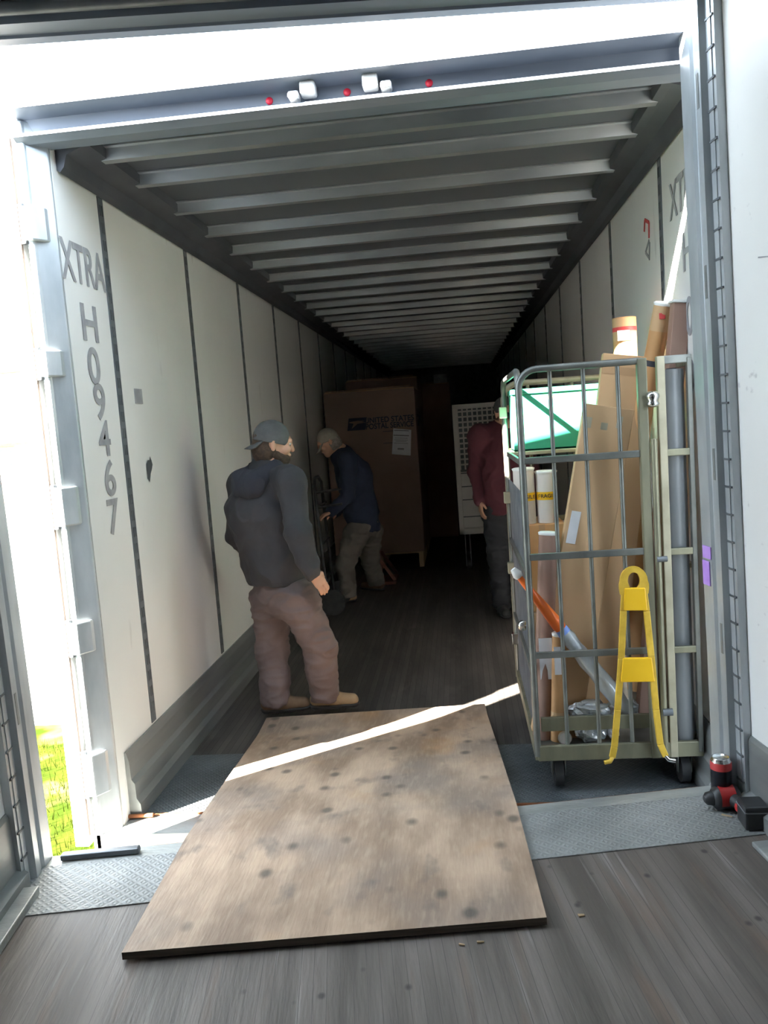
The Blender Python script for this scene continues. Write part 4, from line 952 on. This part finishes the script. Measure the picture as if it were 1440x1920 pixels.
        O = Field(base-.3, base+.32, .0045); O.cap(base-d*.045+np.array((0, 0, .03)), base+d*.05+np.array((0, 0, .03)), .044, .040, .02); O.cap(base+d*.05+np.array((0, 0, .03)), base+d*.158+np.array((0, 0, .03)), .046, .042, .02)
        O.plane(base+np.array((0, 0, .022)), (0, 0, 1)); O.plane(base+np.array((0, 0, .001)), (0, 0, -1)); O.object('sole', 'sole', so_)
    return root
def pj(px, py, Y): return aty(px, py, Y)
def gz(x, y):       # ramp top under a point
    q = AM.inverted() @ Vector((x, y, 0)); t_ = min(1, max(0, (q.y+.02)/1.3))**1.02; return (hA(x, y)+.007)*(1-t_)+(ZF+.012)*t_+T+.001
# --- 1: man in the charcoal hoodie
aL = pj(517, 1318, 4.40); aR = pj(608, 1302, 4.44)
aL.z = gz(aL.x, aL.y)+.088; aR.z = gz(aR.x, aR.y)+.088
fc = unit((.62, .78, 0)); rtv = unit(np.cross(fc, (0, 0, 1)))
nk = pj(503, 880, 4.42)
J1 = dict(head=pj(512, 834, 4.40), neck=nk, chest=pj(484, 962, 4.42), pelvis=pj(532, 1105, 4.44),
          shL=Vector(V3(pj(498, 908, 4.42))-rtv*.20), shR=Vector(V3(pj(503, 905, 4.42))+rtv*.19),
          elL=pj(449, 1002, 4.58), wrL=pj(492, 1066, 4.78), haL=pj(520, 1085, 4.84), elR=pj(560, 1000, 4.22), wrR=pj(583, 1072, 4.22), haR=pj(600, 1092, 4.24),
          hipL=pj(508, 1125, 4.50), hipR=pj(556, 1122, 4.38), knL=pj(512, 1222, 4.50), knR=pj(600, 1212, 4.42), anL=aL, anR=aR, toeL=aL+Vector((.2, .03, 0)), toeR=aR+Vector((.2, .01, 0)), hem=Vector((0, 0, pj(530, 1098, 4.3).z)))
person('person in charcoal hoodie and backward grey cap standing on the ramp', J1, dict(cap='capgrey', top='hoodie', topname='hoodie', hood='hooddark', trousers='trouser', shoeL='shoe_shade', shoeR='shoe'), fc, (.93, .35, -.25), (.15, .05, 1), hood=True, leg=.088, sleeve=.068)
# --- 2: stooping man in navy
aL = pj(652, 1120, 7.36); aR = pj(706, 1090, 7.85); aL.z = aR.z = ZF+.087
fc = unit((-1, -.12, 0)); rtv = unit(np.cross(fc, (0, 0, 1)))
sh = V3(pj(652, 862, 7.55))
J2 = dict(head=pj(616, 830, 7.50), neck=pj(640, 850, 7.55), chest=pj(664, 895, 7.58), pelvis=pj(682, 985, 7.62), shL=Vector(sh-rtv*.17), shR=Vector(sh+rtv*.17),
          elL=pj(652, 930, 7.36), wrL=pj(622, 958, 7.22), haL=pj(608, 966, 7.18), elR=pj(655, 935, 7.8), wrR=pj(628, 962, 7.7), haR=pj(612, 968, 7.6),
          hipL=pj(668, 1000, 7.52), hipR=pj(694, 998, 7.72), knL=pj(648, 1058, 7.36), knR=pj(694, 1050, 7.72), anL=aL, anR=aR, toeL=aL+Vector((-.2, -.05, 0)), toeR=aR+Vector((-.17, .1, 0)))
person('person in navy top and tan cap stooping before the bulk box', J2, dict(cap='captan', top='navy', topname='sweatshirt', trousers='trouserdark', shoeL='shoe', shoeR='shoe_shade'), fc, (-.86, -.25, -.45), (-.45, 0, .9), h=.0065, cap_back=False, leg=.085, hair='hairgrey', beard=False)
# --- 3: person in maroon behind the cart
aL = pj(940, 1125, 6.62); aR = pj(958, 1125, 6.60); aL.z = aR.z = ZF+.087; aR.x = aL.x+.22
fc = unit((.25, -1, 0)); rtv = unit(np.cross(fc, (0, 0, 1)))
sh = V3(pj(938, 812, 6.6))
J3 = dict(head=pj(948, 775, 6.55), neck=pj(942, 805, 6.6), chest=pj(940, 850, 6.6), pelvis=pj(944, 948, 6.6), shR=Vector(sh+rtv*.18), shL=Vector(sh-rtv*.18),
          elR=pj(893, 885, 6.66), wrR=pj(900, 938, 6.55), haR=pj(902, 958, 6.52), elL=pj(995, 885, 6.6), wrL=pj(990, 935, 6.5), haL=pj(990, 955, 6.47),
          hipR=pj(930, 962, 6.6), hipL=pj(960, 960, 6.6), knR=pj(934, 1040, 6.55), knL=pj(972, 1040, 6.55), anR=aL, anL=aR, toeR=aL+Vector((.03, -.2, 0)), toeL=aR+Vector((.06, -.2, 0)))
person('person in maroon long sleeved top half hidden behind the cart', J3, dict(cap='capgrey', top='maroon', topname='long_sleeved_top', trousers='blacktrouser', shoeL='sole', shoeR='sole'), fc, (.3, -.9, -.2), (0, 0, 1), h=.0065, cap_back=False, leg=.08, beard=False)
